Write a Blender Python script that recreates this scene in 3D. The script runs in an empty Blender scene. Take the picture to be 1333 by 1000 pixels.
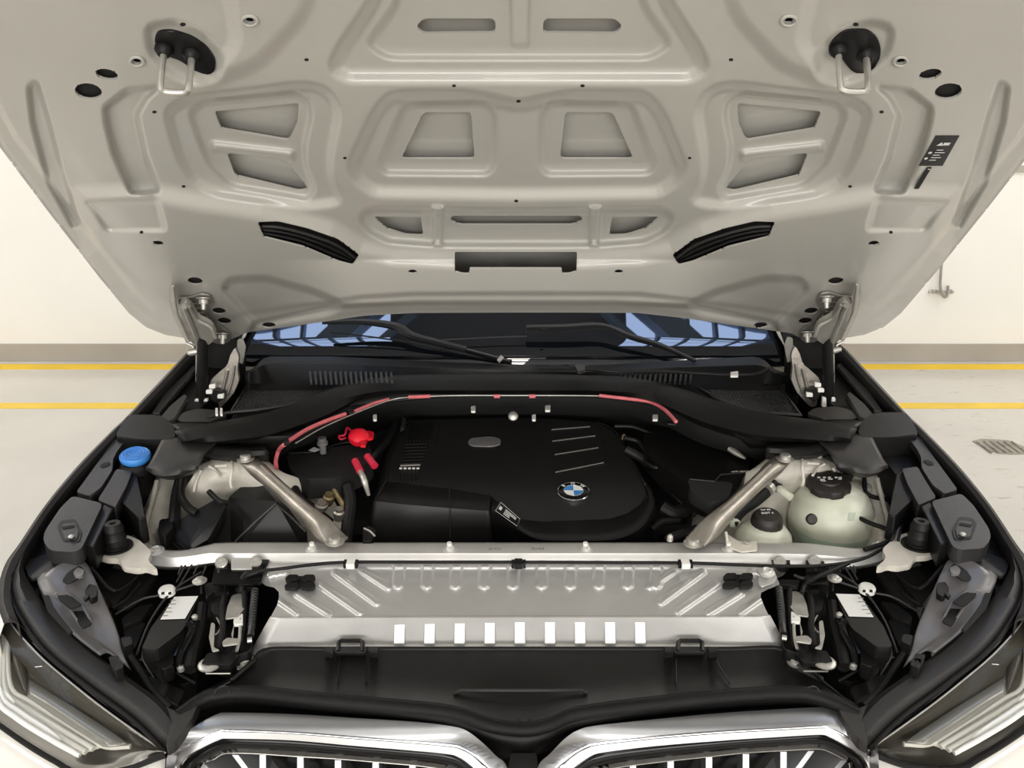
import bpy, bmesh, math, random
import numpy as np
from mathutils import Vector, Matrix
random.seed(7)
C = bpy.context.scene.collection
R = math.radians
# ---------------------------------------------------------------- camera
F, TH, CH, CX, CY = 1100.0, R(19.5), 1.8, 666.5, 500.0
cam = bpy.data.cameras.new('camera'); camo = bpy.data.objects.new('camera', cam); C.objects.link(camo)
cam.sensor_width = 36; cam.lens = 36*F/1333; cam.clip_start = .02
camo.location = (0, 0, CH); camo.rotation_euler = (R(90)-TH, 0, 0)
bpy.context.scene.camera = camo
# ---------------------------------------------------------------- world, exposure, lamps
sc = bpy.context.scene
sc.view_settings.view_transform = 'Standard'; sc.view_settings.look = 'None'
sc.view_settings.exposure = 0.12; sc.view_settings.gamma = 1; sc.view_settings.use_curve_mapping = False
w = bpy.data.worlds.new('sky'); sc.world = w; w.use_nodes = True
w.node_tree.nodes['Background'].inputs[0].default_value = (.48, .64, 1, 1)
w.node_tree.nodes['Background'].inputs[1].default_value = 3.2
def lamp(x, y, z, sx, sy, power, rot=(0, 0, 0), col=(1, .955, .88)):
    l = bpy.data.lights.new('ceiling_or_fill_lamp', 'AREA'); l.shape = 'RECTANGLE'; l.size = sx; l.size_y = sy
    l.energy = power; l.color = col
    o = bpy.data.objects.new('ceiling_or_fill_lamp', l); o.location = (x, y, z); o.rotation_euler = rot; C.objects.link(o)
for (x, y, p) in [(-4.2, 4.2, 85), (4.2, 4.2, 85), (-4.0, 1.0, 60), (4.0, 1.0, 60), (-3.0, -2.2, 45), (0, -2.0, 45), (3.0, -2.2, 45),
                  (-3, -5.2, 30), (0, -5.2, 30), (3, -5.2, 30)]:
    lamp(x, y, 4.3, .5, 2.2, p)
lamp(0, -7.85, 2.3, 9.0, 2.2, 560, (R(90), 0, 0), (1, .985, .955))      # fill lamp added before the solid front wall to brighten the bonnet lip

# ---------------------------------------------------------------- materials
def mat(name, col, rough=.5, metal=0., noise=0., nscale=8., bump=0., bscale=120., spec=.5, coat=0., trans=0., alpha=1., emis=0., col2=None, ior=None, sss=0):
    m = bpy.data.materials.new(name); m.use_nodes = True; nt = m.node_tree; b = nt.nodes['Principled BSDF']
    b.inputs['Base Color'].default_value = (*col, 1); b.inputs['Roughness'].default_value = rough
    b.inputs['Metallic'].default_value = metal; b.inputs['Specular IOR Level'].default_value = spec
    b.inputs['Coat Weight'].default_value = coat; b.inputs['Transmission Weight'].default_value = trans
    b.inputs['Alpha'].default_value = alpha
    if ior: b.inputs['IOR'].default_value = ior
    if sss: b.inputs['Subsurface Weight'].default_value = sss; b.inputs['Subsurface Radius'].default_value = (.03, .03, .02)
    if emis: b.inputs['Emission Color'].default_value = (*col, 1); b.inputs['Emission Strength'].default_value = emis
    tc = nt.nodes.new('ShaderNodeTexCoord')
    if noise or col2:
        n = nt.nodes.new('ShaderNodeTexNoise'); n.inputs['Scale'].default_value = nscale; n.inputs['Detail'].default_value = 6
        nt.links.new(tc.outputs['Object'], n.inputs['Vector'])
        r = nt.nodes.new('ShaderNodeValToRGB'); r.color_ramp.elements[0].position = .35; r.color_ramp.elements[1].position = .68
        c2 = col2 if col2 else tuple(c*(1-noise) for c in col)
        r.color_ramp.elements[0].color = (*c2, 1); r.color_ramp.elements[1].color = (*col, 1)
        nt.links.new(n.outputs['Fac'], r.inputs['Fac']); nt.links.new(r.outputs['Color'], b.inputs['Base Color'])
    if bump:
        n2 = nt.nodes.new('ShaderNodeTexNoise'); n2.inputs['Scale'].default_value = bscale; n2.inputs['Detail'].default_value = 4
        bp = nt.nodes.new('ShaderNodeBump'); bp.inputs['Strength'].default_value = bump; bp.inputs['Distance'].default_value = .002
        nt.links.new(tc.outputs['Object'], n2.inputs['Vector']); nt.links.new(n2.outputs['Fac'], bp.inputs['Height'])
        nt.links.new(bp.outputs['Normal'], b.inputs['Normal'])
    return m
M = dict(
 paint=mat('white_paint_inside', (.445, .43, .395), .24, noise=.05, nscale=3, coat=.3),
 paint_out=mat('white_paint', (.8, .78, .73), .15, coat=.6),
 tower=mat('painted_sheet_metal', (.72, .68, .6), .4, noise=.22, nscale=14, bump=.1, bscale=30),
 dusty=mat('dusty_sheet_metal', (.42, .39, .33), .6, noise=.5, nscale=20),
 black=mat('black_plastic', (.0055, .0052, .0052), .45, spec=.28, noise=.3, nscale=25, bump=.15, bscale=400),
 satin=mat('satin_black_plastic', (.008, .0077, .0077), .36, spec=.32, bump=.08, bscale=500),
 cover=mat('engine_cover_plastic', (.011, .0105, .0105), .42, spec=.4, bump=.1, bscale=600),
 grey=mat('grey_black_plastic', (.026, .0243, .0237), .45, noise=.2, nscale=12, bump=.2, bscale=300),
 carrier=mat('grey_carrier_plastic', (.17, .163, .165), .32, noise=.3, nscale=15),
 dark=mat('deep_black', (.006, .006, .006), .8),
 rubber=mat('rubber', (.008, .0076, .0073), .5, spec=.3, noise=.3, nscale=30),
 foam=mat('foam_seal', (.008, .0077, .0077), .55, spec=.25, noise=.3, nscale=30, bump=.3, bscale=200),
 gloss=mat('gloss_black', (.005, .005, .0055), .14, spec=.25),
 alu=mat('aluminium', (.68, .68, .675), .38, .65, noise=.1, nscale=9),
 alubeam=mat('aluminium_beam', (.72, .71, .69), .42, .5, noise=.12, nscale=14),
 cast=mat('cast_aluminium', (.55, .51, .46), .38, .85, noise=.35, nscale=22, bump=.25, bscale=120),
 zinc=mat('zinc_plated_steel', (.62, .6, .56), .4, .7, noise=.2, nscale=40),
 brass=mat('dirty_brass', (.35, .27, .14), .45, .6, noise=.5, nscale=50),
 hingem=mat('hinge_steel', (.4, .385, .35), .4, .4, noise=.25, nscale=30),
 satchrome=mat('satin_chrome', (.45, .455, .47), .36, .85, noise=.06, nscale=30),
 chrome=mat('chrome', (.78, .78, .8), .17, 1.),
 white=mat('white_plastic', (.85, .84, .8), .4),
 label=mat('white_label', (.85, .85, .84), .5),
 blue=mat('blue_cap_plastic', (.06, .27, .72), .4),
 red=mat('red_plastic', (.8, .01, .03), .4),
 redd=mat('red_sleeve', (.6, .02, .06), .5),
 pink=mat('faded_red_tube', (.75, .17, .19), .5, noise=.25, nscale=40),
 tank=mat('milky_tank_plastic', (.66, .675, .56), .35, sss=.2, noise=.05, nscale=6),
 coolant=mat('green_coolant_tank', (.44, .53, .42), .35, sss=.2),
 capbrown=mat('black_cap', (.018, .0155, .014), .5, bump=.1),
 badgeblue=mat('badge_blue', (.03, .23, .6), .2, coat=.5),
 badgewhite=mat('badge_white', (.85, .86, .87), .2, coat=.5),
 glass=mat('windscreen_glass', (.005, .006, .008), .02, ior=2.4),
 print=mat('white_print', (.7, .7, .68), .5),
 lamphouse=mat('lamp_housing', (.075, .07, .06), .3, noise=.15, nscale=9),
 lamppanel=mat('lamp_inner_panel', (.36, .36, .345), .25, .3),
 guide=mat('light_guide', (.82, .82, .79), .2, coat=.4),
 tyre=mat('tyre_rubber', (.02, .02, .02), .8),
 ceil=mat('dark_ceiling', (.09, .095, .11), .8),
 steel=mat('painted_roof_steel', (.12, .17, .26), .5),
 yellow=mat('yellow_line_paint', (.85, .56, .02), .35, noise=.12, nscale=4),
 stain=mat('dried_mud', (.36, .32, .25), .7, noise=.3, nscale=10),
 greyband=mat('grey_wall_paint', (.42, .39, .35), .5, noise=.15, nscale=2),
 pipe=mat('galvanised_conduit', (.6, .58, .52), .45, noise=.2),
)
# lens: thin clear cover
m = bpy.data.materials.new('clear_lens'); m.use_nodes = True; nt = m.node_tree
for n in list(nt.nodes):
    if n.type == 'BSDF_PRINCIPLED': nt.nodes.remove(n)
out = [n for n in nt.nodes if n.type == 'OUTPUT_MATERIAL'][0]
tr = nt.nodes.new('ShaderNodeBsdfTransparent'); tr.inputs[0].default_value = (.86, .85, .82, 1)
gl = nt.nodes.new('ShaderNodeBsdfGlossy'); gl.inputs['Roughness'].default_value = .03
fr = nt.nodes.new('ShaderNodeFresnel'); fr.inputs[0].default_value = 1.28
mx = nt.nodes.new('ShaderNodeMixShader'); fq = nt.nodes.new('ShaderNodeMath'); fq.operation = 'MULTIPLY'; fq.inputs[1].default_value = .45; nt.links.new(fr.outputs[0], fq.inputs[0]); nt.links.new(fq.outputs[0], mx.inputs[0]); nt.links.new(tr.outputs[0], mx.inputs[1]); nt.links.new(gl.outputs[0], mx.inputs[2])
nt.links.new(mx.outputs[0], out.inputs[0]); M['lens'] = m
# wall: cream paint ; floor : glossy epoxy with scuffs
M['wall'] = mat('cream_wall_paint', (.84, .82, .77), .55, noise=.03, nscale=1.5, bump=.05, bscale=20)
fm = mat('epoxy_floor', (.60, .565, .50), .16, noise=.1, nscale=1.3); M['floor'] = fm
nt = fm.node_tree; b = nt.nodes['Principled BSDF']; tc = nt.nodes.new('ShaderNodeTexCoord')
mp = nt.nodes.new('ShaderNodeMapping'); mp.inputs['Scale'].default_value = (1, 3, 1); nt.links.new(tc.outputs['Object'], mp.inputs[0])
n = nt.nodes.new('ShaderNodeTexNoise'); n.inputs['Scale'].default_value = 9; n.inputs['Detail'].default_value = 10; n.inputs['Roughness'].default_value = .75
nt.links.new(mp.outputs[0], n.inputs['Vector'])
r = nt.nodes.new('ShaderNodeValToRGB'); r.color_ramp.elements[0].position = .57; r.color_ramp.elements[1].position = .66
r.color_ramp.elements[0].color = (0, 0, 0, 1); r.color_ramp.elements[1].color = (.6, .6, .6, 1); nt.links.new(n.outputs[0], r.inputs[0])
# scuffs only on the right-hand lane
sx = nt.nodes.new('ShaderNodeSeparateXYZ'); nt.links.new(tc.outputs['Object'], sx.inputs[0])
mr = nt.nodes.new('ShaderNodeMapRange'); mr.inputs[1].default_value = 1.2; mr.inputs[2].default_value = 2.2; nt.links.new(sx.outputs[0], mr.inputs[0])
mm = nt.nodes.new('ShaderNodeMath'); mm.operation = 'MULTIPLY'; nt.links.new(r.outputs[0], mm.inputs[0]); nt.links.new(mr.outputs[0], mm.inputs[1])
mix = nt.nodes.new('ShaderNodeMixRGB'); mix.inputs[2].default_value = (.36, .31, .24, 1)
src = [l for l in nt.links if l.to_socket == b.inputs['Base Color']][0].from_socket
nt.links.new(mm.outputs[0], mix.inputs[0]); nt.links.new(src, mix.inputs[1]); nt.links.new(mix.outputs[0], b.inputs['Base Color'])

# ---------------------------------------------------------------- geometry helpers
cT, sT = math.cos(TH), math.sin(TH)
def ray(px, py):
    a = (px-CX)/F; b = -(py-CY)/F
    return Vector((a, cT+b*sT, -sT+b*cT))
def V(px, py, z):
    d = ray(px, py); return Vector((0, 0, CH))+d*((z-CH)/d.z)
def PY(px, py, y):
    d = ray(px, py); return Vector((0, 0, CH))+d*(y/d.y)
class SL:                                   # sloping plane, level from side to side, through two rows with given heights
    def __init__(s, r0, z0, r1, z1):
        a, b = V(CX, r0, z0), V(CX, r1, z1); s.a = a; s.n = Vector((0, b.z-a.z, -(b.y-a.y))).normalized()
    def __call__(s, px, py, off=0):
        d = ray(px, py); o = Vector((0, 0, CH)); n = s.n if s.n.z > 0 else -s.n
        return o+d*(((s.a-o).dot(n)+off)/d.dot(n))
def pt(p, z, k=0):
    if len(p) == 3: return V(p[0], p[1], p[2]+k)
    if isinstance(z, SL): return z(p[0], p[1], k)
    return V(p[0], p[1], z+k)
WO = {}
def fin(o, parent, wc):
    po = WO[parent.name] if parent else Vector((0, 0, 0))
    o.location = wc-po
    if parent: o.parent = parent
    WO[o.name] = Vector(wc); return o
def empty(name, loc, parent=None):
    o = bpy.data.objects.new(name, None); C.objects.link(o); return fin(o, parent, Vector(loc))
def tag(o, label=None, cat=None, group=None, kind=None):
    for k, v in (('label', label), ('category', cat), ('group', group), ('kind', kind)):
        if v: o[k] = v
    return o
def mk(name, verts, faces, m, parent=None, smooth=True, angle=35, label=None):
    vs = np.array([tuple(v) for v in verts], dtype=float); c = (vs.min(0)+vs.max(0))/2
    me = bpy.data.meshes.new(name); me.from_pydata((vs-c).tolist(), [], [tuple(f) for f in faces]); me.update()
    me.materials.append(M[m] if isinstance(m, str) else m)
    if smooth:
        me.polygons.foreach_set('use_smooth', [True]*len(me.polygons)); me.set_sharp_from_angle(angle=R(angle))
    o = bpy.data.objects.new(name, me); C.objects.link(o); fin(o, parent, Vector(c))
    if label: o['label'] = label
    return o
def from_bm(name, bm, m, parent, angle=35, label=None):
    bmesh.ops.recalc_face_normals(bm, faces=bm.faces)
    bm.verts.index_update(); vs = [v.co.copy() for v in bm.verts]; fs = [[v.index for v in f.verts] for f in bm.faces]; bm.free()
    return mk(name, vs, fs, m, parent, True, angle, label)
class Acc:                                   # collects shapes of one part
    def __init__(s): s.v = []; s.f = []
    def add(s, v, f):
        k = len(s.v); s.v += [Vector(x) for x in v]; s.f += [[i+k for i in g] for g in f]; return s
    def obj(s, name, m, parent=None, **k): return mk(name, s.v, s.f, m, parent, **k)
def slab_vf(pts, thick, bevel=.002, down=None, seg=1):
    bm = bmesh.new(); n = Vector((0, 0, 0)); k = len(pts)
    for i in range(k):
        a, b = pts[i], pts[(i+1) % k]; n += Vector(((a.y-b.y)*(a.z+b.z), (a.z-b.z)*(a.x+b.x), (a.x-b.x)*(a.y+b.y)))
    n.normalize()
    d = down if down is not None else Vector((0, 0, -1))
    d = d*thick
    t = [bm.verts.new(p) for p in pts]; lo = [bm.verts.new(p+d) for p in pts]
    bm.faces.new(t); bm.faces.new(lo[::-1])
    for i in range(k): bm.faces.new((t[i], lo[i], lo[(i+1) % k], t[(i+1) % k]))
    if bevel:
        try: bmesh.ops.bevel(bm, geom=list(bm.edges), offset=bevel, segments=seg, affect='EDGES', clamp_overlap=True)
        except Exception: pass
    bmesh.ops.recalc_face_normals(bm, faces=bm.faces); bm.verts.index_update()
    r = [v.co.copy() for v in bm.verts], [[v.index for v in f.verts] for f in bm.faces]; bm.free(); return r
def plate(name, pts, z, thick, m, parent, bevel=.002, off=0, label=None, down=None, seg=1):
    P = [pt(p, z, off) for p in pts]
    return Acc().add(*slab_vf(P, thick, bevel, down, seg)).obj(name, m, parent, label=label)
def box_vf(c, s, rot=None):
    v = [Vector((x*s[0]/2, y*s[1]/2, z*s[2]/2)) for x in (-1, 1) for y in (-1, 1) for z in (-1, 1)]
    if rot is not None: v = [rot @ q for q in v]
    c = Vector(c); v = [q+c for q in v]
    return v, [(0, 1, 3, 2), (4, 6, 7, 5), (0, 4, 5, 1), (2, 3, 7, 6), (0, 2, 6, 4), (1, 5, 7, 3)]
def catmull(P, n):
    P = [Vector(p) for p in P]
    if len(P) < 3: return [P[0].lerp(P[-1], i/(n-1)) for i in range(n)]
    Q = [2*P[0]-P[1]]+P+[2*P[-1]-P[-2]]; out = []
    L = [0]
    for i in range(1, len(P)): L.append(L[-1]+(P[i]-P[i-1]).length)
    for k in range(n):
        s = L[-1]*k/(n-1); i = 0
        while i < len(P)-2 and L[i+1] < s: i += 1
        t = (s-L[i])/max(L[i+1]-L[i], 1e-9); t = min(max(t, 0), 1)
        a, b, c, d = Q[i], Q[i+1], Q[i+2], Q[i+3]
        out.append(.5*((2*b)+(c-a)*t+(2*a-5*b+4*c-d)*t*t+(3*b-a-3*c+d)*t**3))
    return out
def linres(P, n):
    L = [0]
    for i in range(1, len(P)): L.append(L[-1]+(P[i]-P[i-1]).length)
    o = []
    for k in range(n):
        s = L[-1]*k/(n-1); i = 0
        while i < len(P)-2 and L[i+1] < s: i += 1
        o.append(P[i].lerp(P[i+1], min(1, (s-L[i])/max(L[i+1]-L[i], 1e-9))))
    return o
def tube_vf(P, r, seg=10, n=None, flat=1.0, smooth=True):
    P = [Vector(p) for p in P]
    if n is None: n = max(2, 5*(len(P)-1)+1) if len(P) > 2 else 2
    rs = r if isinstance(r, (list, tuple)) else None
    Q = catmull(P, n) if smooth and len(P) > 2 else P
    n = len(Q); v = []; f = []; up = None
    for i, q in enumerate(Q):
        t = (Q[min(i+1, n-1)]-Q[max(i-1, 0)]).normalized()
        if up is None:
            up = Vector((0, 0, 1)) if abs(t.z) < .9 else Vector((0, 1, 0))
        s = t.cross(up).normalized(); up = s.cross(t).normalized()
        if rs: x = i/(n-1)*(len(rs)-1); k = min(int(x), len(rs)-2); rr = rs[k]*(1-(x-k))+rs[k+1]*(x-k)
        else: rr = r
        for j in range(seg):
            a = 2*math.pi*j/seg; v.append(q+s*math.cos(a)*rr+up*math.sin(a)*rr*flat)
    for i in range(n-1):
        for j in range(seg):
            f.append((i*seg+j, i*seg+(j+1) % seg, (i+1)*seg+(j+1) % seg, (i+1)*seg+j))
    f.append(tuple(range(seg))[::-1]); f.append(tuple((n-1)*seg+j for j in range(seg)))
    return v, f
def tube(name, pts, r, m, parent, z=None, label=None, **k):
    P = [pt(p, z) if not isinstance(p, Vector) else p for p in pts]
    return Acc().add(*tube_vf(P, r, **k)).obj(name, m, parent, label=label)
def lathe_vf(c, prof, axis=(0, 0, 1), seg=28, wob=None):
    c = Vector(c); ax = Vector(axis).normalized(); q = Vector((0, 0, 1)).rotation_difference(ax).to_matrix()
    v = []; f = []; n = len(prof)
    for (r, h) in prof:
        for j in range(seg):
            a = 2*math.pi*j/seg; rr = r*(1+(wob(j, h) if wob else 0))
            v.append(c+q @ Vector((math.cos(a)*rr, math.sin(a)*rr, h)))
    for i in range(n-1):
        for j in range(seg): f.append((i*seg+j, i*seg+(j+1) % seg, (i+1)*seg+(j+1) % seg, (i+1)*seg+j))
    f.append(tuple(range(seg))[::-1]); f.append(tuple((n-1)*seg+j for j in range(seg)))
    return v, f
def lathe(name, c, prof, m, parent, axis=(0, 0, 1), seg=28, label=None, wob=None):
    return Acc().add(*lathe_vf(c, prof, axis, seg, wob)).obj(name, m, parent, label=label)
def ribbon(name, lines, m, parent, n=40, thick=.003, sm=True, z=None, label=None, sub=1, angle=40):
    L = []
    for ln in lines:
        P = [pt(p, z) if not isinstance(p, Vector) else p for p in ln]; L.append(catmull(P, n) if sm else linres(P, n))
    if sub > 1:
        cols = [catmull([l[i] for l in L], (len(L)-1)*sub+1) for i in range(n)]; L = [[c[j] for c in cols] for j in range((len(L)-1)*sub+1)]
    v = [p for l in L for p in l]; f = []
    for i in range(len(L)-1):
        for j in range(n-1): f.append((i*n+j, i*n+j+1, (i+1)*n+j+1, (i+1)*n+j))
    o = mk(name, v, f, m, parent, label=label, angle=angle)
    if thick:
        s = o.modifiers.new('s', 'SOLIDIFY'); s.thickness = thick; s.offset = 0
    return o
def text_obj(name, s, size, mtx, m, parent, depth=.0006, align='CENTER'):
    cu = bpy.data.curves.new(name, 'FONT'); cu.body = s; cu.size = size; cu.extrude = depth; cu.align_x = align; cu.align_y = 'CENTER'; cu.resolution_u = 2
    t = bpy.data.objects.new('t', cu); C.objects.link(t); dg = bpy.context.evaluated_depsgraph_get()
    me = bpy.data.meshes.new_from_object(t.evaluated_get(dg)); vs = [mtx @ v.co for v in me.vertices]; fs = [list(p.vertices) for p in me.polygons]
    bpy.data.objects.remove(t); bpy.data.curves.remove(cu); bpy.data.meshes.remove(me)
    return mk(name, vs, fs, m, parent, smooth=False)
def frame(o, ux, uy):                        # matrix whose x and y axes lie along two world directions
    ux = Vector(ux).normalized(); n = ux.cross(Vector(uy)).normalized(); uy = n.cross(ux)
    return Matrix.Translation(o) @ Matrix((ux, uy, n)).transposed().to_4x4()

# ---------------------------------------------------------------- setting
def struct(o): o['kind'] = 'structure'; return o
WY = 5.56
def quad(name, pts, m, thick=None, d=None):
    P = [Vector(p) for p in pts]
    o = Acc().add(*slab_vf(P, thick or .1, 0, d or Vector((0, 0, -1)))).obj(name, m); return struct(o)
quad('floor', [(-7, -8, 0), (7, -8, 0), (7, WY+.1, 0), (-7, WY+.1, 0)], 'floor')
quad('wall_back', [(-7, WY, 0), (7, WY, 0), (7, WY, 4.6), (-7, WY, 4.6)], 'wall', .15, Vector((0, 1, 0)))
quad('wall_left', [(-7, -8, 0), (-7, WY, 0), (-7, WY, 4.6), (-7, -8, 4.6)], 'wall', .15, Vector((-1, 0, 0)))
quad('wall_right', [(7, -8, 0), (7, WY, 0), (7, WY, 4.6), (7, -8, 4.6)], 'wall', .15, Vector((1, 0, 0)))
quad('wall_front', [(-7, -8, 0), (7, -8, 0), (7, -8, 4.6), (-7, -8, 4.6)], 'wall', .15, Vector((0, -1, 0)))
bl = V(CX, 471, 0).y
quad('baseboard_back', [(-7, WY-.012, .001), (7, WY-.012, .001), (7, WY-.012, .125), (-7, WY-.012, .125)], 'greyband', .012, Vector((0, 1, 0)))
quad('trim_1', [(2.95, WY-.01, 1.27), (7, WY-.01, 1.27), (7, WY-.01, 1.315), (2.95, WY-.01, 1.315)], 'greyband', .01, Vector((0, 1, 0)))
def line(name, r0, r1, x0, x1):
    y0, y1 = V(CX, r0, 0).y, V(CX, r1, 0).y
    o = quad(name, [(x0, y0, .003), (x1, y0, .003), (x1, y1, .003), (x0, y1, .003)], 'yellow', .003); return o
line('trim_2', 474.5, 481, -7, 7); line('trim_3', 525, 532, -7, 7)
# ceiling with two roof lights and their steel bars
xs = [-7, -2.5, -1.12, 1.05, 2.45, 7]; ys = [-8, 1.6, 4.7, WY+.1]
a = Acc()
for i in range(5):
    for j in range(3):
        if i in (1, 3) and j == 1: continue
        a.add(*box_vf(((xs[i]+xs[i+1])/2, (ys[j]+ys[j+1])/2, 4.65), (xs[i+1]-xs[i], ys[j+1]-ys[j], .1)))
struct(a.obj('ceiling', 'ceil', smooth=False))
for k, (x0, x1) in enumerate(((-2.5, -1.12), (1.05, 2.45))):
    a = Acc()
    for i in range(1, 5): a.add(*box_vf((x0+(x1-x0)*i/5, 3.15, 4.55), (.035, 3.1, .08)))
    for y in (2.3, 3.6): a.add(*box_vf(((x0+x1)/2, y, 4.52), (x1-x0, .05, .1)))
    s = -1 if k else 1
    rot = Matrix.Rotation(R(38*s), 3, 'Z')
    a.add(*box_vf(((x0+x1)/2, 3.1, 4.35), (2.4, .22, .2), rot)); a.add(*box_vf(((x0+x1)/2+.1*s, 2.75, 4.3), (2.2, .05, .1), rot))
    struct(a.obj('window_%d' % (k+1), 'steel', smooth=False))
a = Acc()  # unseen window frame, added to go with the front fill lamp
for i in range(10): a.add(*box_vf((-4.5+i, -7.8, 2.3), (.06, .06, 2.3)))
for z_ in (1.15, 2.3, 3.45): a.add(*box_vf((0, -7.8, z_), (9.1, .06, .06)))
struct(a.obj('window_3', 'steel', smooth=False))
# wall tap with hose
hk = empty('wall_hose_bracket', PY(1225, 380, WY-.02)); tag(hk, 'short grey hose looped over small bracket on the cream wall', 'hose')
w3 = lambda x, y, d=.04: PY(x, y, WY-d)
Acc().add(*tube_vf([w3(1226, 335, .02), w3(1225, 352), w3(1224, 370), w3(1226, 382), w3(1231, 387), w3(1234, 380), w3(1234, 372)], .009)).obj('hose', 'hingem', hk)
Acc().add(*tube_vf([w3(1227, 300, .02), w3(1226.5, 345, .02)], .006)).obj('pipe', 'pipe', hk)
for x in (1213, 1218, 1233, 1237): lathe('peg', w3(x, 379, 0), [(.012, 0), (.012, .03), (.008, .034)], 'hingem', hk, axis=(0, -1, 0), seg=10)
Acc().add(*box_vf(w3(1225, 380, .012), (.16, .02, .02))).obj('rail', 'pipe', hk)
# dried mud with tyre stripes on the floor
P = [V(x, y, .004) for x, y in [(1266, 574), (1278, 571), (1312, 573), (1340, 584), (1345, 590), (1318, 591), (1300, 590), (1280, 583)]]
st = Acc().add(*slab_vf(P, .004, 0)).obj('floor_stain', 'stain', None); tag(st, 'dried muddy tyre smear on the pale floor right of the car', 'stain')
a = Acc()
for i in range(6):
    a.add(*tube_vf([V(1272+i*9, 575, .007), V(1291+i*9, 589, .007)], .006, 6))
a.obj('tread_mark', 'dusty', st)

# ---------------------------------------------------------------- the car
car = empty('car', (0, 3.2, 0)); tag(car, 'white car with open bonnet showing its engine bay, parked on pale floor', 'car')
def mir(side):
    return (lambda x, y: (x, y)) if side == 0 else (lambda x, y: (1346-x, y-3))
# ---- bonnet inner panel, pressed sheet
b0, b1 = Vector((0, 2.17, 1.165)), Vector((0, 1.33, 1.815))
bn = Vector((0, -(b1.z-b0.z), (b1.y-b0.y))).normalized()     # towards the engine bay
if bn.z > 0: bn = -bn
def Bh(px, py, h):
    px = np.asarray(px, float); py = np.asarray(py, float)
    a = (px-CX)/F; b = -(py-CY)/F; dx, dy, dz = a, cT+b*sT, -sT+b*cT
    t = ((b0.y*bn.y+(b0.z-CH)*bn.z)+h)/(dy*bn.y+dz*bn.z)
    return np.stack([dx*t, dy*t, CH+dz*t], -1)
def B(px, py, h=0): return Vector(Bh(px, py, h+hb(px, py)).tolist())
def bcx(y): return 676.5-.015*y
def bm_(P): return [(2*bcx(y)-x, y) for x, y in P]
def rnd(P, r=6, n=3):                         # round the corners of a pixel polygon
    out = []; k = len(P)
    for i in range(k):
        p0, p, p1 = np.array(P[i-1], float), np.array(P[i], float), np.array(P[(i+1) % k], float)
        l0, l1 = np.linalg.norm(p0-p), np.linalg.norm(p1-p); rr = min(r, l0*.45, l1*.45)
        a, b = p+(p0-p)/l0*rr, p+(p1-p)/l1*rr
        for j in range(n+1):
            t = j/n; out.append(tuple(a*(1-t)**2+2*p*t*(1-t)+b*t*t))
    return out
def sdf(px, py, P):
    P = np.array(P, float); d = np.full(px.shape, 1e18); ins = np.zeros(px.shape, bool); cx = np.zeros(px.shape); cy = np.zeros(px.shape)
    k = len(P)
    for i in range(k):
        x0, y0 = P[i]; x1, y1 = P[(i+1) % k]; ex, ey = x1-x0, y1-y0; L = ex*ex+ey*ey
        if L < 1e-9: continue
        t = np.clip(((px-x0)*ex+(py-y0)*ey)/L, 0, 1); qx, qy = x0+ex*t, y0+ey*t; dd = (px-qx)**2+(py-qy)**2
        mk_ = dd < d; d = np.where(mk_, dd, d); cx = np.where(mk_, qx, cx); cy = np.where(mk_, qy, cy)
        c = ((y0 > py) != (y1 > py)); xx = x0+(py-y0)*ex/(ey if abs(ey) > 1e-9 else 1e-9); ins ^= c & (px < xx)
    d = np.sqrt(d); return np.where(ins, -d, d), cx, cy
def sst(x): x = np.clip(x, 0, 1); return x*x*(3-2*x)
LS = [(245, 441), (215, 436), (190, 426), (168, 408), (130, 362), (60, 272), (0, 192), (-45, 110), (-85, 10), (-95, -60), (-60, -95), (120, -135), (400, -165)]
SIL = [(x, y) for x, y in LS]+bm_(LS[::-1])+[(1052, 446), (1030, 434), (960, 424), (880, 413), (830, 407.5), (760, 407), (660, 407), (540, 407.5), (475, 411), (400, 422), (320, 433), (290, 448)]
both = lambda P: [P, bm_(P)]
feat = []                                     # (polygon, height, width)
A1 = [(452, 100), (434, 90), (442, 68), (488, 0), (500, -60)]; feat.append((rnd(A1+bm_(A1[::-1]), 14), -.012, 24))
A2 = [(505, 75), (478, 58), (515, 8), (525, -50)]; feat.append((rnd(A2+bm_(A2[::-1]), 12), -.009, 12))
feat.append((rnd([(664, -60), (690, -60), (688, 60), (666, 60)], 4), .006, 6))
B1 = [(675, 253), (486, 250), (464, 232), (459, 215), (490, 146), (510, 125), (600, 124), (640, 130), (675, 139)]
feat.append((rnd(B1+bm_(B1[1:-1][::-1]), 16), -.012, 22))
for P in both([(527, 136), (634, 134), (644, 150), (644, 215), (634, 226), (502, 225), (495, 214)]): feat.append((rnd(P, 9), -.010, 11))
for P in both([(217, 146), (240, 131), (395, 111), (425, 117), (441, 145), (430, 200), (430, 235), (445, 262), (400, 268), (280, 250), (250, 235), (232, 200)]): feat.append((rnd(P, 14), -.010, 18))
for P in both([(247, 147), (262, 133), (385, 121), (402, 130), (405, 150), (396, 190), (397, 215), (410, 245), (402, 258), (300, 241), (272, 215), (258, 180)]): feat.append((rnd(P, 10), -.009, 11))
for P in both([(276, 185), (382, 197), (382, 208), (276, 196)]): feat.append((rnd(P, 4), .006, 9))
for P in both([(136, 140), (165, 118), (207, 113), (190, 128), (178, 150), (190, 205), (207, 249), (170, 251), (148, 200), (138, 160)]): feat.append((rnd(P, 6), -.014, 9))
for P in both([(37, 112), (48, 105), (62, 150), (80, 220), (103, 290), (96, 296), (62, 235), (42, 160)]): feat.append((rnd(P, 6), -.010, 9))
D1 = [(672, 276), (482, 274), (468, 284), (478, 300), (505, 313), (570, 318), (672, 318)]; feat.append((rnd(D1+bm_(D1[1:-1][::-1]), 8), -.013, 12))
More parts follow.
